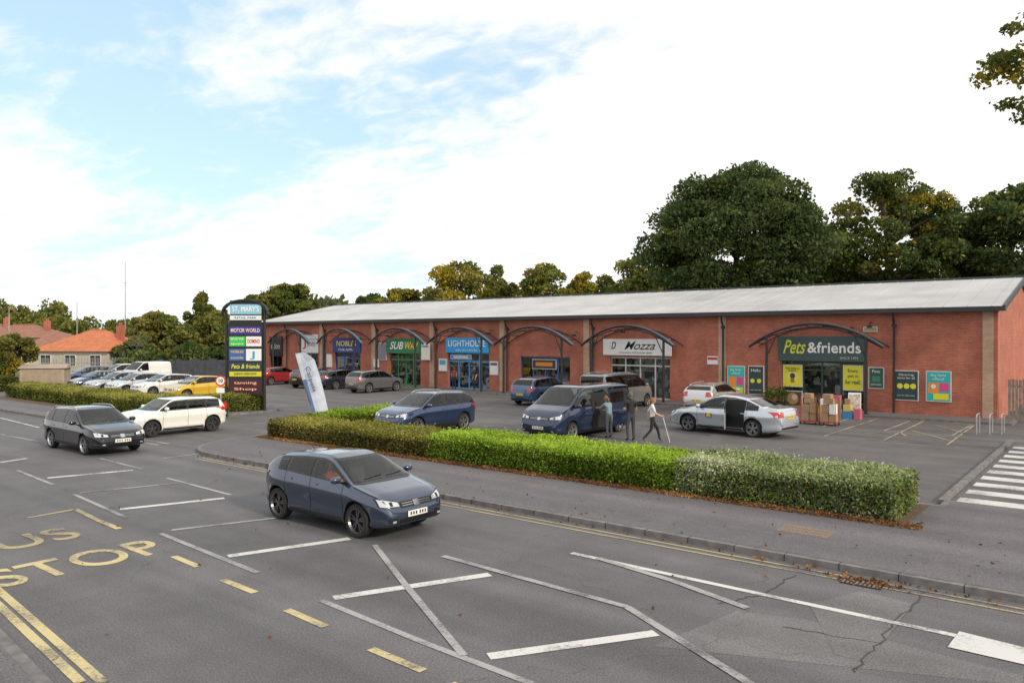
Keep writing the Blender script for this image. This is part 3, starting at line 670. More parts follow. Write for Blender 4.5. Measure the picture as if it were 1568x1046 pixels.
poster('wall_poster', 1330,1354,562,595, (.025,.09,.06), [('r',0,-.05,.5,.25,(.04,.2,.12))], lines=[('Pets',.3,.5,.12,W8),('click & collect',-.3,.7,.07,W8)])
poster('wall_poster', 1146,1170,560,604, DG, [('c',-.22,-.02,.28,1,YE),('c',.2,-.02,.28,1,YE)], lines=[('Hello',.34,.6,.1,W8),('open every day',-.33,.7,.05,W8)])
poster('wall_poster', 1114,1141,560,604, TE, [('r',-.2,-.05,.4,.35,OR),('r',.22,-.02,.36,.28,PK),('r',.1,-.33,.6,.2,YE)], lines=[('Big little',.36,.6,.09,W8),('offers!',.24,.45,.09,W8)])
poster('window_poster', 1199,1229,558,592, YE, [('c',0,-.02,.5,1,(.75,.7,.15)),('c',0,-.0,.28,1,DG),('r',0,-.2,.2,.2,(.3,.15,.05))], FV+.08, lines=[('Pets make us',.34,.7,.09,DG),('happy',.24,.4,.09,DG)])
poster('window_poster', 1291,1322,559,598, YE, [], FV+.08, lines=[('Every',.28,.5,.16,DG),('pet is',.08,.5,.13,DG),('fur real!',-.16,.75,.16,DG)])
poster('window_poster', 1199,1229,598,622, (.1,.06,.03), [('c',0,0,.6,1,(.4,.25,.12)),('c',.1,.1,.3,1,(.6,.5,.35))], FV+.08)
poster('parking_notice', 1083,1100,545,558, (.7,.7,.7), [('r',0,.2,.9,.3,(.5,.02,.03))])
poster('parking_notice', 750,763,553,574, W8, [('r',0,.3,.8,.2,(.1,.1,.1))]); poster('parking_notice', 672,684,549,568, W8, [('r',0,.2,.8,.4,(.1,.3,.5))])
poster('banner_sign', 645,658,525,551, W8, [('r',0,.3,.8,.1,(.2,.2,.2))], FV-.3); poster('banner_sign', 1014,1028,524,545, W8, [], FV-.4)
poster('window_poster', 572,580,549,562, W8, []); poster('parking_notice', 1322,1344,500,508, (.35,.3,.15), [])
poster('window_poster', 815,852,550,565, (.03,.03,.03), [('r',0,0,.7,.4,(.6,.2,.02))], FV+.08)
poster('window_poster', 690,722,543,550, (.05,.3,.6), [('r',0,0,.7,.4,W8)], FV+.08)
poster('window_poster', 500,508,542,562, W8, []); poster('window_poster', 580,592,525,551, (.2,.2,.25), [])
mb = MB()
for px, py in ((1306,505),(1335,497),(960,505),(468,510),(755,508),(600,512),(885,511)):
    u = WX(px); z = fz(px,py,FV); mb.tube([(u,FV,z+.1),(u,FV-.35,z+.12),(u,FV-.45,z-.05)], [.03,.03,.03], 6); mb.box(u-.1,u+.1,FV-.6,FV-.38,z-.18,z-.04)
mb.obj('wall_lamps', [M_black], B)
M_blue = mat('blue_polycarbonate', (.08,.17,.25), .4)
for pa, pb, p1, p2 in [(1147,1352,1174,1326),(890,1030,905,1016),(757,875,771,860),(653,752,667,737),(565,648,576,636),(485,552,495,542),(410,472,418,460)]:
    v = 40.9; a, b_ = fu(pa,v), fu(pb,v); c = (a+b_)/2; hw = (b_-a)/2; R = root('arched_steel_canopy', (c, v, 0)); mb = MB()
    def arch(x, lo=3.42, hi=4.62): return lo+(hi-lo)*(1-(x/hw)**2)
    xs_ = np.linspace(-hw, hw, 25)
    mb.tube([(x,0,arch(x)) for x in xs_], .065, 8); mb.tube([(x,0,arch(x,3.38,4.42)) for x in xs_], .035, 6)
    mb.tube([(x,1.35,arch(x,3.42,4.5)) for x in xs_], .03, 6)
    for x in xs_[1:-1:3]: mb.tube([(x,0,arch(x)),(x,1.4,arch(x,3.42,4.5))], .022, 6); mb.tube([(x,0,arch(x)),(x,0,arch(x,3.38,4.42))], .02, 5)
    for px in (p1, p2):
        x = fu(px,v)-c; mb.tube([(x,0,.1),(x,0,arch(x))], .075, 8); mb.box(x-.13,x+.13,-.13,.13,.1,.13)
        mb.tube([(x,0,2.9),(x-.55*np.sign(x),0,arch(x-.55*np.sign(x),3.38,4.42))], .03, 6)
    for x0, x1 in zip(xs_[:-1], xs_[1:]):
        mb.quad((x0,.03,arch(x0)+.075),(x1,.03,arch(x1)+.075),(x1,.25,arch(x1)+.08),(x0,.25,arch(x0)+.08),1)
    mb.obj('frame', [M_black, M_blue], R, smooth=False)

# ---------------------------------------------------------------- vehicles
SP = {
 'hatch': dict(L=4.06,W=1.75,H=1.45,fw=1.22,rw=-1.37,r=.33,bf=.94,br=1.09,tum=.22,top=[(-2.03,.66),(-2.0,.95),(-1.93,1.06),(-1.66,1.28),(-1.45,1.36),(-.6,1.435),(.0,1.45),(.28,1.39),(1.02,1.0),(1.3,.94),(1.72,.85),(1.93,.74),(2.03,.56)],win=[(-1.36,-1.12),(-1.05,-.27),(-.2,.92)],hl=.70),
 'saloon': dict(L=4.75,W=1.80,H=1.47,fw=1.42,rw=-1.32,r=.33,bf=.93,br=1.0,tum=.2,top=[(-2.37,.62),(-2.34,.96),(-2.27,1.05),(-1.75,1.10),(-1.0,1.38),(-.5,1.46),(.0,1.47),(.35,1.41),(1.15,.99),(1.9,.87),(2.2,.75),(2.37,.55)],win=[(-1.5,-1.12),(-1.05,-.22),(-.15,1.05)],hl=.68),
 'estate': dict(L=4.6,W=1.80,H=1.45,fw=1.38,rw=-1.3,r=.33,bf=.92,br=.98,tum=.2,top=[(-2.3,.62),(-2.27,.93),(-2.2,1.02),(-1.85,1.33),(-1.5,1.40),(-.5,1.45),(.0,1.45),(.3,1.40),(1.1,.97),(1.8,.86),(2.15,.74),(2.3,.55)],win=[(-1.95,-1.25),(-1.15,-.25),(-.18,1.0)],hl=.67),
 'suv': dict(L=4.5,W=1.85,H=1.63,fw=1.38,rw=-1.32,r=.36,bf=1.05,br=1.13,tum=.19,top=[(-2.25,.68),(-2.22,1.02),(-2.14,1.14),(-1.85,1.48),(-1.55,1.57),(-.45,1.63),(.1,1.61),(.35,1.54),(1.08,1.12),(1.4,1.07),(1.9,.97),(2.13,.84),(2.25,.62)],win=[(-1.9,-1.3),(-1.22,-.3),(-.22,1.0)],hl=.82),
 'mini': dict(L=4.0,W=1.75,H=1.43,fw=1.25,rw=-1.30,r=.32,bf=.97,br=1.0,tum=.16,top=[(-2.0,.62),(-1.98,.93),(-1.9,1.03),(-1.72,1.32),(-1.55,1.39),(-.4,1.43),(.3,1.41),(.48,1.35),(.98,1.02),(1.15,.99),(1.7,.92),(1.9,.79),(2.0,.58)],win=[(-1.6,-1.05),(-.98,-.25),(-.18,.9)],hl=.74),
 'van': dict(L=5.34,W=1.99,H=1.97,fw=1.75,rw=-1.55,r=.34,bf=1.18,br=1.2,tum=.13,top=[(-2.67,.7),(-2.66,1.8),(-2.6,1.9),(-2.3,1.95),(-1,1.97),(.65,1.96),(.95,1.89),(1.78,1.30),(1.95,1.23),(2.35,1.08),(2.57,.88),(2.67,.6)],win=[(-2.5,-1.3),(-1.2,.15),(.25,1.68)],hl=.86),
 'smallvan': dict(L=4.4,W=1.8,H=1.85,fw=1.4,rw=-1.3,r=.33,bf=1.12,br=1.12,tum=.12,top=[(-2.2,.7),(-2.19,1.7),(-2.1,1.8),(-1,1.85),(.35,1.84),(.6,1.76),(1.25,1.2),(1.45,1.12),(1.9,1.0),(2.1,.85),(2.2,.6)],win=[(.15,1.15)],hl=.82),
}
def wheel(mb, cx, cy, r, sg, dark=False):
    n = 28; w = .105
    prof = [(r*.64,w*.55,1),(r*.70,w,1),(r*.73,w,0),(r*.94,w,0),(r,w*.72,0),(r,-w*.72,0),(r*.94,-w,0),(r*.5,-w,0)]
    vs = []
    for k in range(n):
        a = 2*math.pi*k/n
        for (rr, y, m) in prof: vs.append((cx+rr*math.cos(a), cy+sg*y, r+rr*math.sin(a)))
    q = len(prof); base = len(mb.v); mb.v += vs
    for j in range(q-1):
        for k in range(n):
            f = (k*q+j, k*q+j+1, ((k+1) % n)*q+j+1, ((k+1) % n)*q+j)
            mb.f.append(tuple(i+base for i in f)); mb.m.append(1 if j < 2 else 0)
    ds = [(cx+r*.66*math.cos(2*math.pi*k/n), cy+sg*w*.2, r+r*.66*math.sin(2*math.pi*k/n)) for k in range(n)]
    mb.add(ds, [tuple(range(n))], 2)
    for k in range(5):
        for off in (-.13, .13):
            a = 2*math.pi*k/5+.3; a0 = a+off*.6; a1 = a+off*1.5
            p0 = Vector((math.cos(a0),0,math.sin(a0)))*r*.1; p1 = Vector((math.cos(a1),0,math.sin(a1)))*r*.67
            c = Vector((cx, cy, r)); t = Vector((-math.sin(a),0,math.cos(a)))*r*.05
            y0 = Vector((0,sg*w*.62,0)); y1 = Vector((0,sg*w*.3,0)); 
            mb.add([c+p0-t+y0, c+p1-t+y0*.9, c+p1+t+y0*.9, c+p0+t+y0, c+p0-t+y1, c+p1-t+y1, c+p1+t+y1, c+p0+t+y1], [(0,1,2,3),(0,4,5,1),(2,6,7,3),(1,5,6,2)], 1)
    hb = [(cx+r*.14*math.cos(2*math.pi*k/12), cy+sg*w*.68, r+r*.14*math.sin(2*math.pi*k/12)) for k in range(12)]
    mb.add(hb, [tuple(range(12))], 1)
def car(name, kind, u, v, head, col, metal=.35, scale=1.0, rails=False, dark_alloy=False, clad=False, opts=(), cabin=True):
    K = SP[kind]; Ln, Wd, Hh = K['L'], K['W'], K['H']
    if kind == 'smallvan': cabin = False
    GI = 9 if cabin else 1
    tx = np.array([p[0] for p in K['top']]); tz = np.array([p[1] for p in K['top']])
    kk = np.linspace(-1,1,9); wt = (1-kk**2)+.15; wt /= wt.sum()
    def ztop(x, s=.09):
        s = min(s, max(.012, Ln/2-abs(x)))
        return float(sum(a*np.interp(x+k*s, tx, tz) for a, k in zip(wt, kk)))
    belt = lambda x: float(np.interp(x, [-Ln/2, Ln/2], [K['br'], K['bf']]))
    def hw(x):
        s = max(0, (abs(x)-(Ln/2-.75))/.75); s2 = max(0, (abs(x)-(Ln/2-.14))/.14)
        return Wd/2*(1-(.17 if kind not in ('van','smallvan') or x > 0 else .05)*s**2.4)*(1-.10*s2**2)
    def geo(x):
        zt = ztop(x); b = min(belt(x), zt-.035); ab = min(1, max(0, (zt-belt(x))/(Hh-belt(x)))); w = hw(x)
        zb_ = .2+.10*max(0,(abs(x)-(Ln/2-.6))/.6)**1.5
        rail = b+(zt-b)*.93; wr = w*(.935-K['tum']*ab)
        return zt, b, ab, w, zb_, rail, wr
    def sect(x):
        zt, b, ab, w, zb_, rail, wr = geo(x); h = b-zb_
        fl = max(math.exp(-((x-K['fw'])/.42)**2), math.exp(-((x-K['rw'])/.45)**2)); k1 = 1+.014*fl; k2 = 1-.026*(1-fl)
        P = [(0,zb_),(.84*w,zb_),(.935*w,zb_+.03),(.985*w*k1,zb_+.14*h),(.98*w*k2*k1,zb_+.30*h),(.985*w*k2*k1,zb_+.48*h),(1.0*w*k1,zb_+.64*h),(1.0*w*k1,zb_+.76*h),(.978*w*k1,zb_+.84*h),(.955*w,zb_+.95*h),(.937*w,b)]
        for t in (.1,.2,.35,.5,.65,.8,.9,1.0):
            P.append((w*.935+(wr-w*.935)*t+math.sin(t*math.pi)*.02*ab, b+(rail-b)*t))
        cr = .035
        hood = (1-ab)*.012
        P += [(wr-.022*(1+ab), rail+(zt-rail)*.6),(wr-.06*(1+ab*.5), zt-.003),(wr*.84, zt+.01),(wr*.72, zt+cr*.5+hood),(wr*.45, zt+cr*.85),(0, zt+cr)]
        return P
    st = list(np.linspace(-Ln/2+.12, Ln/2-.12, 96)); ends = [Ln/2-.08, Ln/2-.045, Ln/2-.018, Ln/2]
    xs = [-e for e in reversed(ends)]+st+ends
    V = []; nr = None
    for x in xs:
        P = sect(x); ring = [(x,-y,z) for y, z in P]+[(x,y,z) for y, z in reversed(P[1:-1])]
        nr = len(ring); V += ring
    Fc = []
    for i in range(len(xs)-1):
        for j in range(nr): Fc.append((i*nr+j, i*nr+(j+1) % nr, (i+1)*nr+(j+1) % nr, (i+1)*nr+j))
    for i in (0, len(xs)-1):
        ci = len(V); cc = np.mean(np.array(V[i*nr:(i+1)*nr]), axis=0); V.append((cc[0]+(.015 if i else -.015), cc[1], cc[2]))
        for j in range(nr): Fc.append((i*nr+j, i*nr+(j+1) % nr, ci))
    bvh = BVHTree.FromPolygons([Vector(p) for p in V], Fc)
    R = root(name, (u, v, .004), math.radians(head)); R.scale = (scale,)*3
    paint = mat(name+'_paint', col, .2, metal, var=.02, coat=1.0)
    me = bpy.data.meshes.new('body'); me.from_pydata(V, [], Fc); bm = bmesh.new(); bm.from_mesh(me); bmesh.ops.recalc_face_normals(bm, faces=bm.faces); bm.to_mesh(me); bm.free()
    me.materials.append(paint); me.materials.append(M_dark)
    body = bpy.data.objects.new('body', me); S.collection.objects.link(body)
    rw_ = K['r']
    cut = MB()
    for wx in (K['fw'], K['rw']):
        for sg in (-1, 1):
            y0, y1 = sorted((sg*(Wd/2-.30), sg*(Wd/2+.3)))
            n = 28; rr = rw_+.055
            vs = [(wx+rr*math.cos(2*math.pi*k/n), y, rw_+.015+rr*math.sin(2*math.pi*k/n)) for y in (y0, y1) for k in range(n)]
            cut.add(vs, [(k,(k+1) % n,n+(k+1) % n,n+k) for k in range(n)]+[tuple(range(n)),tuple(range(2*n-1,n-1,-1))], 1)
    co_ = cut.obj('cut', [paint, M_dark])
    bo = body.modifiers.new('b', 'BOOLEAN'); bo.operation = 'DIFFERENCE'; bo.object = co_; bo.solver = 'EXACT'
    dg = bpy.context.evaluated_depsgraph_get(); dg.update()
    nm = bpy.data.meshes.new_from_object(body.evaluated_get(dg)); body.modifiers.clear(); body.data = nm
    bpy.data.objects.remove(co_)
    # glazing regions
    allw = K['win']; w2 = Wd/2; t6 = .935-K['tum']
    zc = ztop(allw[-1][1]+.14)+.035; zr = Hh-.045
    rb = K['br']+.08 if kind != 'saloon' else 1.15; rt = Hh-.10
    wlo = lambda x: min(belt(x)+.03, geo(x)[5]-.02)
    whi = lambda x: max(wlo(x)+.002, geo(x)[5]-.035)
    def in_side(x, z): return any(a+.008 < x < b_-.008 for a, b_ in allw) and wlo(x)+.004 < z < whi(x)-.004
    def in_front(y, z): return zc+.004 < z < zr-.02 and abs(y) < w2*(.81+(t6-.09-.81)*(z-zc)/(zr-zc))-.008
    def in_rear(y, z): return rb+.006 < z < rt-.008 and abs(y) < w2*(.76+(t6-.08-.76)*(z-rb)/(rt-rb))-.008
    if cabin:
        bm = bmesh.new(); bm.from_mesh(nm); kill = []
        for f in bm.faces:
            c = f.calc_center_median(); n_ = f.normal
            if abs(n_.y) > .6 and abs(c.y) > w2*.5 and in_side(c.x, c.z): kill.append(f)
            elif n_.x > .25 and c.x > 0 and in_front(c.y, c.z): kill.append(f)
            elif n_.x < -.25 and c.x < -.8 and in_rear(c.y, c.z): kill.append(f)
        bmesh.ops.delete(bm, geom=kill, context='FACES'); bm.to_mesh(nm); bm.free()
    sm_ = np.array([p.material_index == 0 for p in nm.polygons]); nm.polygons.foreach_set('use_smooth', sm_)
    body.parent = R
    mats_ = [M_trim, M_glass, M_lamp, M_red, M_plw, M_ply, M_chrome, paint, M_dark, M_glasst]
    T = MB()
    def patch(ax, bot, top, off, nu, nv, mi, skip=None):
        bot = np.array(bot, float); top = np.array(top, float)
        tb = np.linspace(0,1,len(bot)); tt = np.linspace(0,1,len(top)); pts = []; raw = []
        for i in range(nu+1):
            s = i/nu
            b_ = np.array([np.interp(s,tb,bot[:,0]), np.interp(s,tb,bot[:,1])]); t_ = np.array([np.interp(s,tt,top[:,0]), np.interp(s,tt,top[:,1])])
            for j in range(nv+1):
                p = b_+(t_-b_)*j/nv; raw.append(p)
                if ax[0] == 'y': sg = 1 if ax[1] == '+' else -1; o = Vector((p[0], sg*3, p[1])); d = Vector((0,-sg,0))
                else: sg = 1 if ax[1] == '+' else -1; o = Vector((sg*4, p[0], p[1])); d = Vector((-sg,0,0))
                hit, nn, _, _ = bvh.ray_cast(o, d)
                if hit is None: pts.append(None); continue
                if nn.dot(d) > 0: nn = -nn
                pts.append(tuple(hit+nn*off))
        base = len(T.v); ok = [p is not None for p in pts]; T.v += [p or (0,0,.5) for p in pts]
        for i in range(nu):
            for j in range(nv):
                ids = (i*(nv+1)+j, (i+1)*(nv+1)+j, (i+1)*(nv+1)+j+1, i*(nv+1)+j+1)
                if skip is not None:
                    c = (raw[ids[0]]+raw[ids[2]])/2
                    if skip(c[0], c[1]): continue
                if all(ok[q] for q in ids):
                    q = tuple(base+q for q in ids)
                    if ax in ('y+', 'x-'): q = q[::-1]
                    T.f.append(q); T.m.append(mi)
    def rect(ax, a0, a1, b0, b1, off, mi, nu=None, nv=None):
        patch(ax, [(a0,b0),(a1,b0)], [(a0,b1),(a1,b1)], off, nu or max(1,int(abs(a1-a0)/.06)), nv or max(1,int(abs(b1-b0)/.06)), mi)
    for ax in ('y+','y-'):
        x0, x1 = allw[0][0]-.04, allw[-1][1]+.03
        X = np.linspace(x0, x1, 34)
        def low(x): return min(belt(x)+.005, geo(x)[5]-.004)
        def up(x): return max(low(x)+.003, geo(x)[5]-.008)
        patch(ax, [(x, low(x)) for x in X], [(x, up(x)) for x in X], .004, 110 if cabin else 40, 16 if cabin else 4, 0, in_side if cabin else None)
        for (a, b_) in allw:
            X = np.linspace(a, b_, 20)
            patch(ax, [(x, wlo(x)) for x in X], [(x, whi(x)) for x in X], .009, 20, 5, GI)
        seams = [K['win'][-1][0]-.04, K['fw']-.42 if kind != 'van' else 1.15, (K['win'][-2][0]-.04 if len(allw) > 1 else -1.0)]
        for sx in seams: rect(ax, sx-.006, sx+.006, .32, belt(sx)-.005, .003, 0, 1, 12)
        for sx in (seams[0], seams[2]):
            if kind == 'van' and sx == seams[2]: continue
            rect(ax, sx+.06, sx+.24, belt(sx)-.14, belt(sx)-.11, .02, 7, 3, 1)
        rect(ax, K['rw']+rw_+.1, K['fw']-rw_-.1, .24, .33 if not clad else .42, .006, 0, 30, 2)
    patch('x+', [(-w2*.84,zc-.03),(w2*.84,zc-.03)], [(-w2*(t6-.06),zr+.01),(w2*(t6-.06),zr+.01)], .005, 60 if cabin else 20, 24 if cabin else 10, 0, in_front if cabin else None)
    patch('x+', [(-w2*.81,zc),(w2*.81,zc)], [(-w2*(t6-.09),zr-.015),(w2*(t6-.09),zr-.015)], .010, 20, 10, GI)
    for yy in (-.45, .12): patch('x+', [(yy,zc+.02),(yy+.5,zc+.05)], [(yy,zc+.032),(yy+.5,zc+.062)], .022, 8, 1, 0)
    patch('x-', [(-w2*.76,rb),(w2*.76,rb)], [(-w2*(t6-.08),rt),(w2*(t6-.08),rt)], .010, 16, 8, GI)
    h = K['hl']
    for sg in (-1, 1):
        if kind == 'mini':
            cy = sg*w2*.70
            patch('x+', [(cy-.13,h),(cy-.09,h-.08),(cy,h-.11),(cy+.09,h-.08),(cy+.13,h)], [(cy-.13,h+.005),(cy-.09,h+.08),(cy,h+.11),(cy+.09,h+.08),(cy+.13,h+.005)], .008, 10, 4, 6)
            patch('x+', [(cy-.10,h),(cy-.07,h-.06),(cy,h-.085),(cy+.07,h-.06),(cy+.10,h)], [(cy-.10,h+.005),(cy-.07,h+.06),(cy,h+.085),(cy+.07,h+.06),(cy+.10,h+.005)], .014, 10, 4, 2)
        else:
            if sg > 0:
                patch('x+', [(w2*.46,h-.065),(w2*.92,h-.045)], [(w2*.50,h+.03),(w2*.92,h+.115)], .007, 8, 3, 0)
                patch('x+', [(w2*.50,h-.05),(w2*.9,h-.03)], [(w2*.52,h+.02),(w2*.9,h+.10)], .012, 8, 3, 2)
            else:
                patch('x+', [(-w2*.92,h-.045),(-w2*.46,h-.065)], [(-w2*.92,h+.115),(-w2*.50,h+.03)], .007, 8, 3, 0)
                patch('x+', [(-w2*.9,h-.03),(-w2*.50,h-.05)], [(-w2*.9,h+.10),(-w2*.52,h+.02)], .012, 8, 3, 2)
            rect('x+', *sorted((sg*w2*.66, sg*w2*.74)), h-.03, h+.04, .016, 0)
        rect('x+', *sorted((sg*w2*.56, sg*w2*.80)), .32, .44, .008, 0)
        rect('x+', *sorted((sg*w2*.63, sg*w2*.72)), .36, .40, .013, 2)
        tb_, tt_ = (.78,.98) if kind in ('saloon',) else ((.85,1.08) if kind not in ('van','smallvan') else (.9,1.35))
        if kind in ('van','smallvan'): a0, a1 = sorted((sg*w2*.84, sg*w2*.95))
        else: a0, a1 = sorted((sg*w2*.55, sg*w2*.93))
        rect('x-', a0, a1, tb_, tt_, .009, 3)
    rect('x+', -w2*.46, w2*.46, h-.09, h+.025, .007, 0); rect('x+', -w2*.42, w2*.42, h-.055, h-.043, .012, 6); rect('x+', -w2*.42, w2*.42, h-.015, h-.006, .012, 6)
    rect('x+', -.07, .07, h-.085, h+.015, .018, 6, 2, 2)
    rect('x+', -w2*.52, w2*.52, .25, .42, .008, 0)
    rect('x+', -.26, .26, .43, .54, .018, 4, 4, 1); rect('x-', -.26, .26, .60 if kind != 'saloon' else .72, .71 if kind != 'saloon' else .83, .015, 5, 4, 1)
    for q in (-.2,-.13,-.06,.04,.11,.18): rect('x+', q, q+.035, .455, .515, .021, 0, 1, 1); rect('x-', q, q+.035, .625 if kind != 'saloon' else .745, .685 if kind != 'saloon' else .805, .018, 0, 1, 1)
    rect('x-', -w2*.75, w2*.75, .28, .42, .006, 0)
    for o in opts:
        if o == 'sliding':
            rect('y+', -.75, .42, .36, 1.72, .014, 8, 16, 16)  # dark patch on the body side, painted shade of the open doorway
            rect('y+', -2.0, -.8, .36, 1.76, .06, 7, 16, 18)
            rect('y+', -1.9, -.9, 1.24, 1.66, .066, 1)
            rect('y+', -2.3, -.8, 1.1, 1.12, .03, 0, 10, 1)
        if o == 'rear_door_open':
            rect('y+', -1.0, -.22, .33, 1.34, .016, 8, 14, 16)  # dark patch over the closed side paints the shaded door opening
            dm = MB(); hx, hy = -.2, hw(0)*.98
            ang = math.radians(62)
            def dp(s, zz, off):
                cx_, sn_ = math.cos(ang), math.sin(ang)
                inset_ = -max(0,(zz-.95))*.32
                return (hx-s*cx_+off*sn_, hy+s*sn_+off*cx_+inset_*.9, zz)
            for s0, s1, z0, z1, mi in [(0,.86,.32,.95,7),(0,.05,.95,1.36,0),(.72,.80,.95,1.36,0),(.05,.72,1.32,1.36,0),(.05,.72,.95,1.32,9)]:
                t1 = .05 if mi == 7 else .02
                if mi == 9: t1 = .008
                dm.add([dp(s0,z0,0),dp(s1,z0,0),dp(s1,z1,0),dp(s0,z1,0),dp(s0,z0,-t1),dp(s1,z0,-t1),dp(s1,z1,-t1),dp(s0,z1,-t1)], [(0,1,2,3),(7,6,5,4),(0,4,5,1),(1,5,6,2),(2,6,7,3),(3,7,4,0)], mi)
            dm.add([dp(.08,.38,-.056),dp(.78,.38,-.056),dp(.78,.9,-.056),dp(.08,.9,-.056)],[(0,1,2,3)],0)
            dm.obj('open_door', mats_, R)
            rect('y+', .35, .62, .62, .82, .012, 6); rect('y+', .40, .57, .66, .78, .018, 5)
    T.obj('trim_and_glass', mats_, R, normals=False, smooth=True)
    if cabin:
        cm_ = MB(); fx_ = allw[-1][1]; xr = allw[0][0]+.1; zb0 = K['bf']-.42
        cm_.box(xr-.3, fx_+.1, -w2*.86, w2*.86, zb0-.12, zb0-.08)                         # floor
        cm_.box(fx_-.25, fx_+.12, -w2*.80, w2*.80, zb0, K['bf']-.02)                      # dashboard
        sx = (allw[-1][0]+.05)
        for sy in (-.37, .37):
            cm_.box(sx-.05, sx+.45, sy-.24, sy+.24, zb0-.05, zb0+.14); 
            cm_.add([(sx-.12,sy-.22,zb0+.1),(sx,sy-.22,zb0+.1),(sx-.10,sy-.20,K['bf']+.20),(sx-.2,sy-.20,K['bf']+.20),(sx-.12,sy+.22,zb0+.1),(sx,sy+.22,zb0+.1),(sx-.10,sy+.20,K['bf']+.20),(sx-.2,sy+.20,K['bf']+.20)],[(0,1,2,3),(7,6,5,4),(0,4,5,1),(1,5,6,2),(2,6,7,3),(3,7,4,0)])
            cm_.box(sx-.24, sx-.14, sy-.13, sy+.13, K['bf']+.22, K['bf']+.38); cm_.box(sx-.2, sx-.18, sy-.05, sy+.05, K['bf']+.19, K['bf']+.23)
        bx = sx-.95
        cm_.box(bx, bx+.45, -.6, .6, zb0-.05, zb0+.14); cm_.box(bx-.16, bx, -.6, .6, zb0+.1, K['bf']+.1)
        for sy in (-.36, .36): cm_.box(bx-.18, bx-.08, sy-.12, sy+.12, K['bf']+.12, K['bf']+.24)
        sc_ = [(fx_-.42+.03*math.sin(t), -.37+.17*math.cos(t), K['bf']-.04+.16*math.sin(t)) for t in np.linspace(0,2*math.pi,16)]; cm_.tube(sc_, .012, 5)
        cm_.obj('cabin', [M_cabin], R)
    wm = MB()
    for wx in (K['fw'], K['rw']):
        for sg in (-1, 1): wheel(wm, wx, sg*(Wd/2-.115), rw_, sg)
    wm.obj('wheels', [M_tyre, M_alloyd if dark_alloy else M_alloy, M_dark], R, normals=False)
    mm = MB(); mx0 = K['win'][-1][1]-.18; zz = belt(mx0)+.07
    for sg in (-1, 1):
        y = sg*(hw(mx0)*.95)
        mm.tube([(mx0,y-sg*.03,zz-.05),(mx0,y+sg*.07,zz-.02)], .022, 6, 1)
        mm.tube([(mx0+.0,y+sg*.05,zz+.02),(mx0+.01,y+sg*.09,zz+.03),(mx0+.01,y+sg*.2,zz+.03),(mx0-.01,y+sg*.25,zz+.02)], [.045,.075,.07,.035], 10, 0)
    mm.obj('door_mirrors', [paint, M_trim], R, smooth=True)
    if rails:
        rm = MB()
        for sg in (-1, 1):
            X = np.linspace(-Ln*.36, Ln*.06, 10); rm.tube([(x, sg*(geo(x)[6]-.05), ztop(x)+.055+(0 if 0 < i < 9 else -.05)) for i, x in enumerate(X)], .02, 6)
        rm.obj('roof_rails', [M_galv], R, smooth=True)
    if kind in ('hatch',):
        am = MB(); am.tube([(-1.2,0,1.42),(-1.4,0,1.56)], [.008,.004], 5); am.obj('aerial', [M_trim], R)
    return R
car('blue_hatchback_car', 'hatch', -12.95, 10.65, 0, (.055,.075,.12), .65, 1.0, dark_alloy=True)
car('black_estate_car', 'estate', -28.5, 11.95, 0, (.006,.008,.018), .3, rails=True)
car('white_hatchback_car', 'mini', -30.7, 16.0, -90, (.74,.74,.70), 0, dark_alloy=True)
car('silver_saloon_car', 'saloon', -12.75, 30.4, 173.5, (.52,.57,.64), .5, 1.06, opts=('rear_door_open',))
car('dark_blue_passenger_van', 'van', -17.45, 26.1, -91, (.014,.03,.075), .4, 1.0, opts=('sliding',))
car('blue_crossover_car', 'suv', -22.9, 22.9, -90, (.03,.055,.13), .5, 1.0, rails=True, clad=True)
car('blue_mpv_car', 'suv', -27.3, 37.0, 90, (.05,.10,.19), .4, .97)
car('grey_minibus_van', 'van', -22.4, 37.4, 90, (.24,.27,.28), .4, .98, rails=True)
car('silver_mpv_car', 'hatch', -17.3, 38.8, 90, (.55,.56,.57), .5, 1.04, rails=True)
car('grey_crossover_car', 'suv', -42.7, 37.4, 90, (.14,.14,.15), .4, .96)
car('black_hatchback_car', 'hatch', -50.2, 38.0, 90, (.015,.015,.02), .3, 1.05)
car('dark_estate_car', 'estate', -47.6, 38.4, 90, (.02,.022,.04), .3, 1.0)
car('red_hatchback_car', 'hatch', -56.0, 38.5, 90, (.25,.015,.02), .1, 1.0)
car('yellow_hatchback_car', 'hatch', -46.6, 26.0, -90, (.62,.40,.03), .1, 1.0)
car('white_hatchback_car', 'hatch', -50.9, 26.0, -90, (.7,.7,.7), 0, 1.0)
car('silver_hatchback_car', 'hatch', -53.8, 25.6, -90, (.55,.57,.6), .5, 1.0)
car('silver_estate_car', 'estate', -56.6, 25.6, -90, (.4,.42,.46), .5, 1.0)
car('dark_blue_hatchback_car', 'hatch', -59.4, 25.4, -90, (.03,.05,.12), .3, 1.0)
car('white_suv_car', 'suv', -68.5, 31.0, -90, (.7,.7,.7), 0, 1.0)
car('white_panel_van', 'smallvan', *at(220, 66), -80, (.72,.72,.72), 0, 1.0)
car('blue_estate_car', 'estate', *at(135, 66), -90, (.05,.09,.2), .3, 1.0)

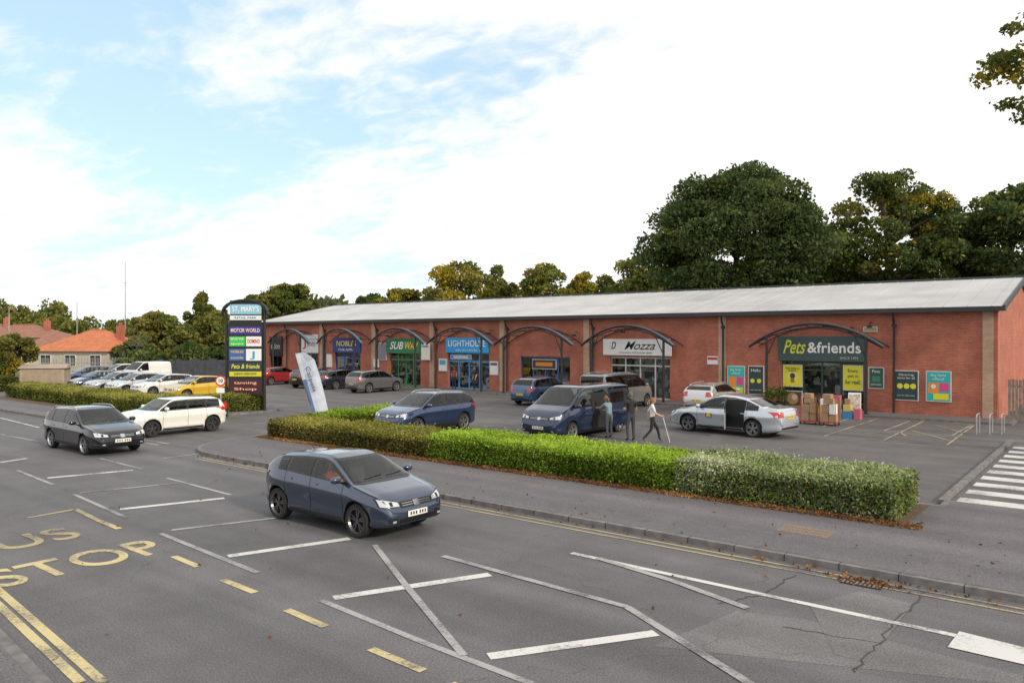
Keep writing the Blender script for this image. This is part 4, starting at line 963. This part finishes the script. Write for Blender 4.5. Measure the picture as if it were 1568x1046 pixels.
# ---------------------------------------------------------------- totem sign
c0 = at(375.5, 40.2); ks = 40.2/F
T = root('retail_park_totem_sign', (c0[0], c0[1], 0), math.atan2(SA, CA))
X = lambda px: (px-375.5)*ks
Z = lambda py: H-(py-HY)*ks
mb = MB()
for px in (346.5, 405): mb.tube([(X(px),0,0),(X(px),0,Z(474))], .07, 10)
n = 14
arcp = [(X(375.5)+1.22*math.cos(math.pi*(1-i/n)), Z(482)+.82*math.sin(math.pi*(1-i/n))**.8) for i in range(n+1)]
for (a, b_), (c, d) in zip(arcp[:-1], arcp[1:]):
    mb.add([(a,-.14,b_),(c,-.14,d),(c,.14,d),(a,.14,b_),(a*.95,-.14,b_-.1),(c*.95,-.14,d-.1),(c*.95,.14,d-.1),(a*.95,.14,b_-.1)],[(0,1,2,3),(4,5,6,7),(0,1,5,4),(3,2,6,7)])
mb.box(X(350),X(402),-.08,.08,Z(604),Z(494))
mb.box(X(353),X(400),-.06,.06,Z(494),Z(460))
mb.obj('frame', [M_black], T)
def tp(x0, x1, y0, y1, col, s=None, tcol=(.8,.8,.8), tw=.85, th=.5, sh=0, y=-.09):
    m_ = MB(); m_.box(X(x0),X(x1),y,-.06,Z(y1),Z(y0)); m_.obj('panel', [mat('totem_panel', col, .35, var=.03)], T)
    if s:
        for k, ss in enumerate(s.split('|')):
            nl = len(s.split('|')); hh = (Z(y0)-Z(y1))/nl
            t = text('lettering', ss, ((X(x0)+X(x1))/2, y-.008, Z(y0)-hh*(k+.5)), RX, mat('totem_ink', tcol, .5, var=.02), None, (X(x1)-X(x0))*tw, hh*th, .01, shear=sh); t.parent = T
tp(353,401,466,481,(.25,.50,.66),"ST. MARY'S",(.85,.85,.85),.85,.55)
tp(353,401,483,490,(.72,.74,.76),'RETAIL PARK',(.1,.3,.5),.7,.5)
tp(352,401,500,512,(.035,.03,.24),'MOTOR WORLD',(.85,.65,.5),.9,.5)
tp(352,376,515,530,(.05,.5,.08),'BELLE VUE|sport',(.85,.85,.8),.8,.4); tp(377.5,401,515,530,(.75,.76,.78),'DOMINO',(.5,.03,.03),.8,.4)
tp(352,376,534,552,(.04,.12,.40),'NOBLES|tools',(.8,.5,.1),.8,.4); tp(377.5,401,534,552,(.75,.78,.8),'J',(.02,.35,.6),.3,.7)
tp(352,401,555,567,(.025,.05,.06),'Pets & friends',(.7,.68,.1),.88,.55,.2)
tp(352,401,568.5,576,(.62,.55,.03),'SUBWAY OPEN NOW',(.02,.15,.05),.7,.5)
tp(352,401,581,600,(.06,.015,.02),'tanning|Shop',(.85,.45,.35),.7,.55)
c0 = at(488, 39); ks2 = 39/F; R = root('feather_flag', (c0[0], c0[1], 0), math.atan2(SA, CA))
fx = lambda px: (px-488)*ks2; fzz = lambda py: H-(py-HY)*ks2
lp = [(452,541),(455,556),(462,582),(470,606),(478,631)]; rp = [(468,539),(482,550),(490,575),(497,605),(502,629)]
mb = MB(); nL = len(lp)
for i in range(nL-1):
    for k in range(4):
        def ip(i_, s): a = lp[i_]; b_ = rp[i_]; return (fx(a[0]+(b_[0]-a[0])*s), .08*math.sin(s*4+i_*.9), fzz(a[1]+(b_[1]-a[1])*s))
        mb.quad(ip(i,k/4), ip(i,(k+1)/4), ip(i+1,(k+1)/4), ip(i+1,k/4), 0 if i < 2 or k else 1)
mb.obj('sail', [mat('flag_fabric', (.50,.56,.66), .7, var=.15, scale=2), mat('flag_blue', (.12,.2,.4), .7)], R, normals=False, smooth=True)
mb = MB(); mb.tube([(fx(488),0,0),(fx(476),0,fzz(620)),(fx(462),0,fzz(580)),(fx(452),0,fzz(543)),(fx(460),0,fzz(537)),(fx(468),0,fzz(539))], [.025,.022,.018,.012,.01,.008], 6, 0)
mb.box(fx(478),fx(500),-.3,.3,0.004,.06); mb.obj('pole_and_base', [M_trim], R)
t = text('lettering', 'Carpets', (fx(477),-.12,fzz(580)), (math.radians(90), math.radians(72), 0), mat('flag_ink', (.05,.08,.2), .6), None, 1.3, .3, .0); t.parent = R
def disc(mb, c, r, y, mi, n=24): mb.add([(c[0]+r*math.cos(2*math.pi*k/n), y, c[1]+r*math.sin(2*math.pi*k/n)) for k in range(n)], [tuple(range(n))], mi)
M_redp = mat('sign_red', (.55,.02,.02), .4, var=.03)
c0 = at(338, 38.5); R = root('speed_limit_sign', (c0[0], c0[1], 0), math.atan2(SA, CA)); mb = MB()
mb.tube([(0,0,0),(0,0,2.0)], .035, 8, 0); disc(mb, (0,1.75), .27, -.045, 1); disc(mb, (0,1.75), .2, -.049, 2); disc(mb,(0,1.75),.27,-.04,0); mb.box(-.2,.2,-.05,-.04,1.15,1.4,2)
mb.obj('post_and_discs', [M_galv, M_redp, M_signw], R, normals=False)
t = text('numerals', '10', (0,-.056,1.75), RX, M_ink, None, .2, .18, .02); t.parent = R
c0 = at(343, 37); R = root('exit_sign', (c0[0], c0[1], 0), math.atan2(SA, CA)); mb = MB()
mb.box(-.17,.17,-.03,.03,.1,.85,0); mb.quad((-.15,-.035,.5),(.15,-.035,.5),(.15,-.035,.82),(-.15,-.035,.82),1); disc(mb,(0,.3),.12,-.036,2)
mb.obj('panel', [M_ink, M_redp, M_signw], R, normals=False)

# ---------------------------------------------------------------- left side buildings
M_tile = mat('terracotta_tiles', (.46,.15,.065), .8, var=.2, scale=2, bump=.5, bscale=8)
M_tile2 = mat('brown_tiles', (.26,.12,.08), .8, var=.2, scale=2)
M_render = mat('cream_render', (.50,.46,.38), .85, var=.08)
M_win = mat('window_glass', (.03,.035,.04), .08)
def house(name, px, D, w, d, eave, ridge, rot, rm, wm_, chim=True):
    u, v = at(px, D); R = root(name, (u, v, 0), rot); mb = MB(); mb.box(-w/2,w/2,-d/2,d/2,0,eave); mb.obj('walls', [wm_], R)
    o = .4; e = eave+.002; k = d/2
    mb = MB(); a = [(-w/2-o,-d/2-o,e),(w/2+o,-d/2-o,e),(w/2+o,d/2+o,e),(-w/2-o,d/2+o,e),(-w/2+k,0,ridge),(w/2-k,0,ridge)]
    mb.add(a, [(0,1,5,4),(1,2,5),(2,3,4,5),(3,0,4),(0,3,2,1)]); mb.tube([a[4],a[5]], .1, 6); mb.obj('roof', [rm], R)
    mb = MB()
    for k_ in range(3):
        x = -w/2+w*(k_+.5)/3
        mb.box(x-.7,x+.7,-d/2-.05,-d/2-.003,.9,eave-.35,0); mb.box(x-.62,x-.03,-d/2-.06,-d/2-.051,.98,eave-.43,1); mb.box(x+.03,x+.62,-d/2-.06,-d/2-.051,.98,eave-.43,1)
    mb.obj('windows', [M_signw, M_win], R)
    if chim:
        mb = MB(); mb.box(w*.28,w*.28+.6,-.3,.3,eave+.3,ridge+.5); mb.tube([(w*.28+.2,0,ridge+.5),(w*.28+.2,0,ridge+.75)], .09, 8); mb.tube([(w*.28+.45,0,ridge+.5),(w*.28+.45,0,ridge+.75)], .09, 8); mb.obj('chimney', [M_brick], R)
yaw = math.atan2(SA, CA)
house('bungalow', 150, 84, 9.4, 7.5, 2.5, 4.75, yaw-.25, M_tile, M_render)
house('bungalow', 92, 92, 7, 7, 2.6, 4.6, yaw, M_tile2, M_render, False)
house('brick_house', 38, 100, 10, 7, 3.9, 5.6, yaw-.1, M_tile2, M_render)
house('brick_house', -20, 110, 9, 7, 4.2, 6.2, yaw, M_tile2, M_brick)
house('brick_house', -85, 100, 9, 7, 4.2, 6.2, yaw, M_tile, M_brick)
mb = MB(); a = Vector(at(60, 70)); b_ = Vector(at(205, 71)); n = 62
for i in range(n): p = a.lerp(b_, i/(n-1)); mb.box(p.x-.045,p.x+.045,p.y-.01,p.y+.01,.05,2.05+.06*(i % 2))
for z in (.5, 1.6): mb.tube([(a.x,a.y+.05,z),(b_.x,b_.y+.05,z)], .03, 5)
mb.obj('palisade_fence', [mat('fence_grey', (.38,.38,.36), .6, .2)])
mb = MB(); a = Vector(at(240, 68)); b_ = Vector(at(350, 70)); n = 12; dd = (b_-a)/n; nn = Vector((-dd.y,dd.x)).normalized()*.05
for i in range(n):
    p = a+dd*i; q = a+dd*(i+.97); mb.prism([tuple(p-nn),tuple(q-nn),tuple(q+nn),tuple(p+nn)], 0, 1.9+.1*(i % 3 == 0))
mb.obj('timber_hoarding', [mat('dark_blue_timber', (.035,.04,.055), .7, var=.3)])
c0 = at(70, 60); R = root('substation_kiosk', (c0[0], c0[1], 0), yaw+.3); mb = MB(); mb.box(-1.5,1.5,-1,1,0,1.55); mb.box(-1.3,-.05,-1.03,-1.003,.1,1.4,1); mb.box(.05,1.3,-1.03,-1.003,.1,1.4,1)
mb.obj('box', [mat('kiosk_beige', (.36,.29,.22), .7), mat('kiosk_door', (.30,.24,.18), .6)], R)
mb = MB(); mb.add([(-1.65,-1.15,1.55),(1.65,-1.15,1.55),(1.65,1.15,1.55),(-1.65,1.15,1.55),(-1.6,0,1.85),(1.6,0,1.85)],[(0,1,5,4),(2,3,4,5),(1,2,5),(3,0,4),(0,3,2,1)]); mb.obj('lid', [mat('kiosk_roof', (.33,.27,.22), .7)], R)
for px, D, yt in ((192,92,400),(118,96,462),(14,98,470)):
    u, v = at(px, D); mb = MB(); mb.tube([(u,v,0),(u,v,hz(yt,D))], [.09,.04], 6)
    if px == 192: mb.tube([(u-.6,v,hz(yt,D)*.8),(u+.6,v,hz(yt,D)*.8)], .02, 5)
    mb.obj('telegraph_pole', [M_galv])

# ---------------------------------------------------------------- right side bits
mb = MB(); x0 = U1+.4
for i in range(26): mb.box(x0+i*.14, x0+i*.14+.11, FV+.1, FV+.13, .05, 1.95+.04*(i % 3 == 1))
for z in (.4,1.6): mb.box(x0, x0+3.6, FV+.135, FV+.17, z, z+.08)
mb.obj('timber_gate', [mat('weathered_timber', (.24,.20,.16), .85, var=.3, scale=6)])
mb = MB()
for px in (1498, 1518, 1536):
    u, v = g(px, 664); mb.tube([(u-.0,v-.4,0),(u,v-.4,.7),(u,v-.33,.8),(u,v+.33,.8),(u,v+.4,.7),(u,v+.4,0)], .025, 8)
mb.obj('bicycle_rack', [M_galv])
M_card = mat('cardboard', (.34,.22,.13), .85, var=.12); M_red2 = mat('red_cage', (.4,.03,.03), .5); M_crate = mat('blue_crate', (.05,.2,.4), .5); M_pack = mat('yellow_pack', (.6,.5,.15), .5); M_pink = mat('pink_pack', (.5,.12,.18), .5)
u, v = g(1258, 650); R = root('goods_cage_trolley', (u, v, .0)); mb = MB()
for i in range(2):
    ox = -.5+i*.85
    mb.box(ox-.35,ox+.35,-.3,.3,.12,.16,1)
    for sx in (-.33,.33):
        for sy in (-.28,.28): mb.tube([(ox+sx,sy,.04),(ox+sx,sy,1.25)], .014, 6, 1); mb.tube([(ox+sx-.02,sy,.06),(ox+sx+.02,sy,.06)], .06, 10, 2)
    for z in (.4,.8,1.25): mb.tube([(ox-.33,.28,z),(ox+.33,.28,z)], .01, 5, 1)
    for j, (a, b__, c, d, e) in enumerate([(-.3,.02,.17,.55,-.02),(.04,.3,.17,.5,.02),(-.28,.05,.56,.9,0),(.07,.29,.51,.95,-.03),(-.2,.22,.96,1.18,0),(-.25,.1,1.19,1.38,.02)]):
        mb.box(ox+a,ox+b__,-.24+e,.22+e,c,d,3 if j == 3 and i else 0)
mb.obj('cage_and_boxes', [M_card, M_red2, M_tyre, M_signw], R)
u, v = g(1288, 640); R = root('stacked_parcels', (u, v, .0)); mb = MB()
for (a,b__,c,d,z0,z1,mi) in [(-.5,.1,-.3,.2,0,.45,0),(.12,.6,-.3,.15,0,.35,1),(-.4,.05,-.25,.15,.46,.85,0),(.15,.5,-.2,.15,.36,.68,2),(-.3,.0,-.2,.1,.86,1.1,3),(.2,.45,-.15,.1,.69,.95,0),(.65,.95,-.3,.1,0,.5,3),(-1.0,-.6,-.2,.2,0,.6,2),(-.95,-.65,-.18,.18,.61,.9,4)]: mb.box(a,b__,c,d,z0,z1,mi)
mb.obj('parcels', [M_card, M_crate, M_pack, M_pink, M_signw], R, bevel=.01)
u, v = g(1309, 634); R = root('pavement_a_board', (u, v, .0), .2); mb = MB()
for sg in (-1, 1):
    mb.add([(-.3,sg*.3,.02),(.3,sg*.3,.02),(.3,sg*.03,1.1),(-.3,sg*.03,1.1)],[(0,1,2,3)],0); mb.add([(-.25,sg*.306,.1),(.25,sg*.306,.1),(.25,sg*.06,1.02),(-.25,sg*.06,1.02)],[(0,1,2,3)],1)
mb.obj('boards', [M_signw, mat('board_art', (.5,.42,.35), .5, var=.6, scale=8)], R, normals=False)
for px in (1180, 1196):
    u, v = g(px, 628); mb = MB(); mb.tube([(u,v,0),(u,v,.5)], [.2,.28], 12); mb.obj('planter', [M_ink])
    quads('planter_shrub', np.array([u,v,.9])+rng.normal(0,.18,(600,3)), .05, [LG2])

# ---------------------------------------------------------------- people
def person(name, loc, face, height, J, cols, hair_len=0, z=.004):
    R = root(name, (loc[0], loc[1], z), face); sc = height/1.7; R.scale = (sc,)*3
    names = ['pelvis','spine','chest','neck','headb','shl','ell','wrl','hal','shr','elr','wrr','har','hpl','knl','anl','tol','hpr','knr','anr','tor']
    rad = dict(pelvis=.13,spine=.115,chest=.125,neck=.055,headb=.05,shl=.062,ell=.043,wrl=.03,hal=.032,shr=.062,elr=.043,wrr=.03,har=.032,hpl=.092,knl=.06,anl=.042,tol=.036,hpr=.092,knr=.06,anr=.042,tor=.036)
    ed = [('pelvis','spine'),('spine','chest'),('chest','neck'),('neck','headb'),('chest','shl'),('shl','ell'),('ell','wrl'),('wrl','hal'),('chest','shr'),('shr','elr'),('elr','wrr'),('wrr','har'),
          ('pelvis','hpl'),('hpl','knl'),('knl','anl'),('anl','tol'),('pelvis','hpr'),('hpr','knr'),('knr','anr'),('anr','tor')]
    bm = bmesh.new(); ly = bm.verts.layers.skin.verify(); vd = {}
    for n_ in names:
        vv = bm.verts.new(J[n_]); vd[n_] = vv; q = rad[n_]
        vv[ly].radius = (q*1.15, q*.85) if n_ in ('pelvis','spine','chest') else (q, q); vv[ly].use_root = n_ == 'pelvis'
    for a, b__ in ed: bm.edges.new((vd[a], vd[b__]))
    me = bpy.data.meshes.new('body'); bm.to_mesh(me); bm.free()
    o = bpy.data.objects.new('body', me); S.collection.objects.link(o)
    sk = o.modifiers.new('skin','SKIN'); sk.use_smooth_shade = True; sb = o.modifiers.new('sub','SUBSURF'); sb.levels = 2; sb.render_levels = 2
    dg = bpy.context.evaluated_depsgraph_get(); dg.update(); nm = bpy.data.meshes.new_from_object(o.evaluated_get(dg)); o.modifiers.clear(); o.data = nm; nm.materials.clear()
    skin = mat('skin', (.50,.30,.22), .55, var=.04); M_ = [mat('top_cloth', cols[0], .85), mat('trouser_cloth', cols[1], .85), mat('shoe', cols[2], .6), mat('hair', cols[3], .6), skin]
    for m_ in M_: nm.materials.append(m_)
    lab = {('elr','wrr'):4,('ell','wrl'):4,('wrl','hal'):4,('wrr','har'):4,('chest','neck'):0,('neck','headb'):4}
    mid = []
    P = {k: Vector(p) for k, p in J.items()}
    for pl_ in nm.polygons:
        c = pl_.center; best = None
        for e in ed:
            a, b__ = P[e[0]], P[e[1]]; ab = b__-a; t = max(0, min(1, (c-a).dot(ab)/ab.length_squared)); d_ = (c-a-ab*t).length-rad[e[0]]*.5
            if best is None or d_ < best[0]: best = (d_, e, t)
        e, t = best[1], best[2]
        m_ = lab.get(e)
        if m_ is None:
            if e[0] in ('hpl','hpr','knl','knr') or e in (('pelvis','hpl'),('pelvis','hpr')): m_ = 1
            elif e[0] in ('anl','anr'): m_ = 2
            elif e[0] in ('shl','shr'): m_ = 0 if t < .75 else 4
            elif e == ('pelvis','spine') and t < .1: m_ = 1
            else: m_ = 0
        mid.append(m_)
    nm.polygons.foreach_set('material_index', mid); nm.polygons.foreach_set('use_smooth', [True]*len(nm.polygons)); o.parent = R
    hc = P['headb']+Vector((0,.015,.115)); bm = bmesh.new(); bmesh.ops.create_uvsphere(bm, u_segments=20, v_segments=16, radius=1)
    for vv in bm.verts:
        x, y, z_ = vv.co; w_ = .078*(1-.18*max(0,-z_)); d_ = .098*(1-.12*max(0,-z_))
        yy = y*d_+(.012 if y > 0 and z_ < -.4 else 0)
        if y > .85 and -.35 < z_ < .1 and abs(x) < .25: yy += .022
        vv.co = (x*w_, yy, z_*.122)
    hm = bpy.data.meshes.new('head'); bm.to_mesh(hm); bm.free()
    for m_ in (skin, M_[3], M_ink): hm.materials.append(m_)
    for p in hm.polygons: p.use_smooth = True; p.material_index = 0
    ho = bpy.data.objects.new('head', hm); S.collection.objects.link(ho); ho.location = hc; ho.parent = R; ho.rotation_euler = J.get('hrot', (0,0,0))
    bm = bmesh.new(); bmesh.ops.create_uvsphere(bm, u_segments=20, v_segments=14, radius=1)
    for vv in list(bm.verts):
        x, y, z_ = vv.co; vv.co = (x*.088, y*.108-.008, z_*.130+.006)
    bmesh.ops.delete(bm, geom=[f for f in bm.faces if (f.calc_center_median().y > .045 and f.calc_center_median().z < .06) or f.calc_center_median().z < -.05], context='FACES')
    hm2 = bpy.data.meshes.new('hair'); bm.to_mesh(hm2); bm.free(); hm2.materials.append(M_[3]); hm2.polygons.foreach_set('use_smooth', [True]*len(hm2.polygons))
    h2 = bpy.data.objects.new('hair', hm2); S.collection.objects.link(h2); h2.parent = ho
    fb = MB()
    for sg in (-1, 1):
        fb.tube([(sg*.03,.088,.008),(sg*.03,.097,.008)], .010, 8, 0); fb.tube([(sg*.076,-.005,.02),(sg*.086,-.008,.02),(sg*.082,-.006,-.03)], [.012,.014,.008], 6, 1)
    fb.tube([(-.022,.093,-.055),(.022,.093,-.055)], .006, 6, 2); fb.obj('face_features', [M_ink, skin, M_redp], ho)
    if hair_len:
        pb = MB(); pb.tube([(0,-.10,.03),(0,-.15,0),(0,-.15,-.1),(0,-.13,-.1-hair_len*.7)], [.03,.04,.035,.01], 8); pb.obj('ponytail', [M_[3]], ho, smooth=True)
    fm = MB()
    for s_ in ('l','r'):
        hnd = P['ha'+s_]; d_ = (hnd-P['wr'+s_]).normalized(); side = d_.cross(Vector((1,0,0))).normalized()
        if side.length < .1: side = Vector((0,1,0))
        curl = side.cross(d_).normalized()
        for k, (o_, ln) in enumerate(((-.027,.062),(-.009,.072),(.009,.068),(.026,.052))):
            b0 = hnd+side*o_; p1 = b0+d_*ln*.5; p2 = p1+(d_*.7+curl*.6)*ln*.35; p3 = p2+(d_*.2+curl)*ln*.25
            fm.tube([b0,p1,p2,p3], [.009,.0085,.008,.006], 6)
        b0 = hnd-side*.02-d_*.04; fm.tube([b0, b0-side*.03+d_*.02, b0-side*.035+d_*.05], [.011,.010,.007], 6)
    fm.obj('fingers', [skin], R, smooth=True)
    return R
base = dict(pelvis=(0,0,.93),spine=(0,0,1.10),chest=(0,0,1.28),neck=(0,.0,1.42),headb=(0,.01,1.47),
    shl=(-.17,0,1.36),ell=(-.21,-.02,1.10),wrl=(-.20,.08,.88),hal=(-.20,.1,.80),shr=(.17,0,1.36),elr=(.21,-.02,1.10),wrr=(.20,.08,.88),har=(.20,.1,.80),
    hpl=(-.09,0,.86),knl=(-.10,.02,.48),anl=(-.11,-.02,.08),tol=(-.12,.13,.035),hpr=(.09,0,.86),knr=(.10,.02,.48),anr=(.11,-.02,.08),tor=(.12,.13,.035))
def pose(**k): d = dict(base); d.update(k); return d
A = g(933, 670); Bp = g(966, 675); C = g(999, 677)
person('woman_at_van_door', A, math.radians(75), 1.66, pose(chest=(0,.10,1.26),neck=(0,.16,1.38),headb=(0,.19,1.43),shl=(-.16,.1,1.34),shr=(.16,.1,1.34),ell=(-.22,.3,1.18),wrl=(-.18,.50,1.15),hal=(-.17,.58,1.15),elr=(.2,.22,1.1),wrr=(.15,.42,1.05),har=(.14,.5,1.05),spine=(0,.03,1.1)), ((.16,.26,.29),(.14,.15,.17),(.05,.05,.05),(.16,.09,.05)), .12)
person('man_in_black_tshirt', Bp, math.radians(55), 1.85, pose(ell=(-.24,.02,1.1),wrl=(-.16,.22,1.08),hal=(-.12,.28,1.09),knl=(-.11,.05,.48)), ((.018,.018,.02),(.045,.048,.06),(.03,.03,.03),(.10,.09,.08)))
person('woman_with_walking_stick', C, math.radians(-52), 1.66, pose(knl=(-.09,.22,.49),anl=(-.10,.30,.10),tol=(-.10,.44,.05),knr=(.09,-.06,.48),anr=(.09,-.36,.14),tor=(.10,-.27,.05),ell=(-.22,-.14,1.12),wrl=(-.21,-.12,.88),hal=(-.2,-.1,.80),elr=(.22,.08,1.12),wrr=(.2,.30,1.02),har=(.2,.37,1.0)), ((.66,.66,.66),(.018,.018,.022),(.12,.12,.12),(.22,.11,.05)), .18)
person('shopper', (WX(740), FV-.9), math.radians(160), 1.72, pose(knl=(-.09,.10,.48),anl=(-.10,.12,.08),tol=(-.10,.26,.035)), ((.02,.022,.035),(.02,.022,.03),(.1,.1,.1),(.05,.035,.025)), 0, .115)
person('shopper', (WX(705), FV-.7), math.radians(20), 1.65, pose(), ((.25,.05,.05),(.03,.035,.06),(.1,.1,.1),(.08,.05,.03)), .1, .115)
seat = dict(pelvis=(0,0,.30),spine=(0,-.06,.46),chest=(0,-.10,.62),neck=(0,-.08,.76),headb=(0,-.06,.80),shl=(-.17,-.1,.70),ell=(-.24,.08,.50),wrl=(-.17,.28,.58),hal=(-.14,.35,.61),shr=(.17,-.1,.70),elr=(.24,.08,.50),wrr=(.17,.28,.58),har=(.14,.35,.61),
    hpl=(-.09,.05,.28),knl=(-.11,.42,.36),anl=(-.11,.66,.10),tol=(-.11,.76,.10),hpr=(.09,.05,.28),knr=(.11,.42,.36),anr=(.11,.66,.10),tor=(.11,.76,.10))
person('driver', (-13.1, 10.65-.37), math.radians(-90), 1.66, seat, ((.42,.06,.05),(.03,.03,.05),(.03,.03,.03),(.16,.12,.09)), 0, .33)
person('driver', (-28.75, 11.95-.37), math.radians(-90), 1.66, seat, ((.1,.12,.16),(.03,.03,.05),(.03,.03,.03),(.06,.05,.04)), 0, .31)
mb = MB(); d_ = Vector((math.cos(math.radians(38)), math.sin(math.radians(38)))); c_ = Vector(C)+d_*.36+Vector((.1,-.12)); e_ = Vector(C)+d_*.62+Vector((.1,-.12))
mb.tube([(c_.x,c_.y,.97),(e_.x,e_.y,.02)], [.012,.010], 6); mb.obj('walking_stick', [M_signw])
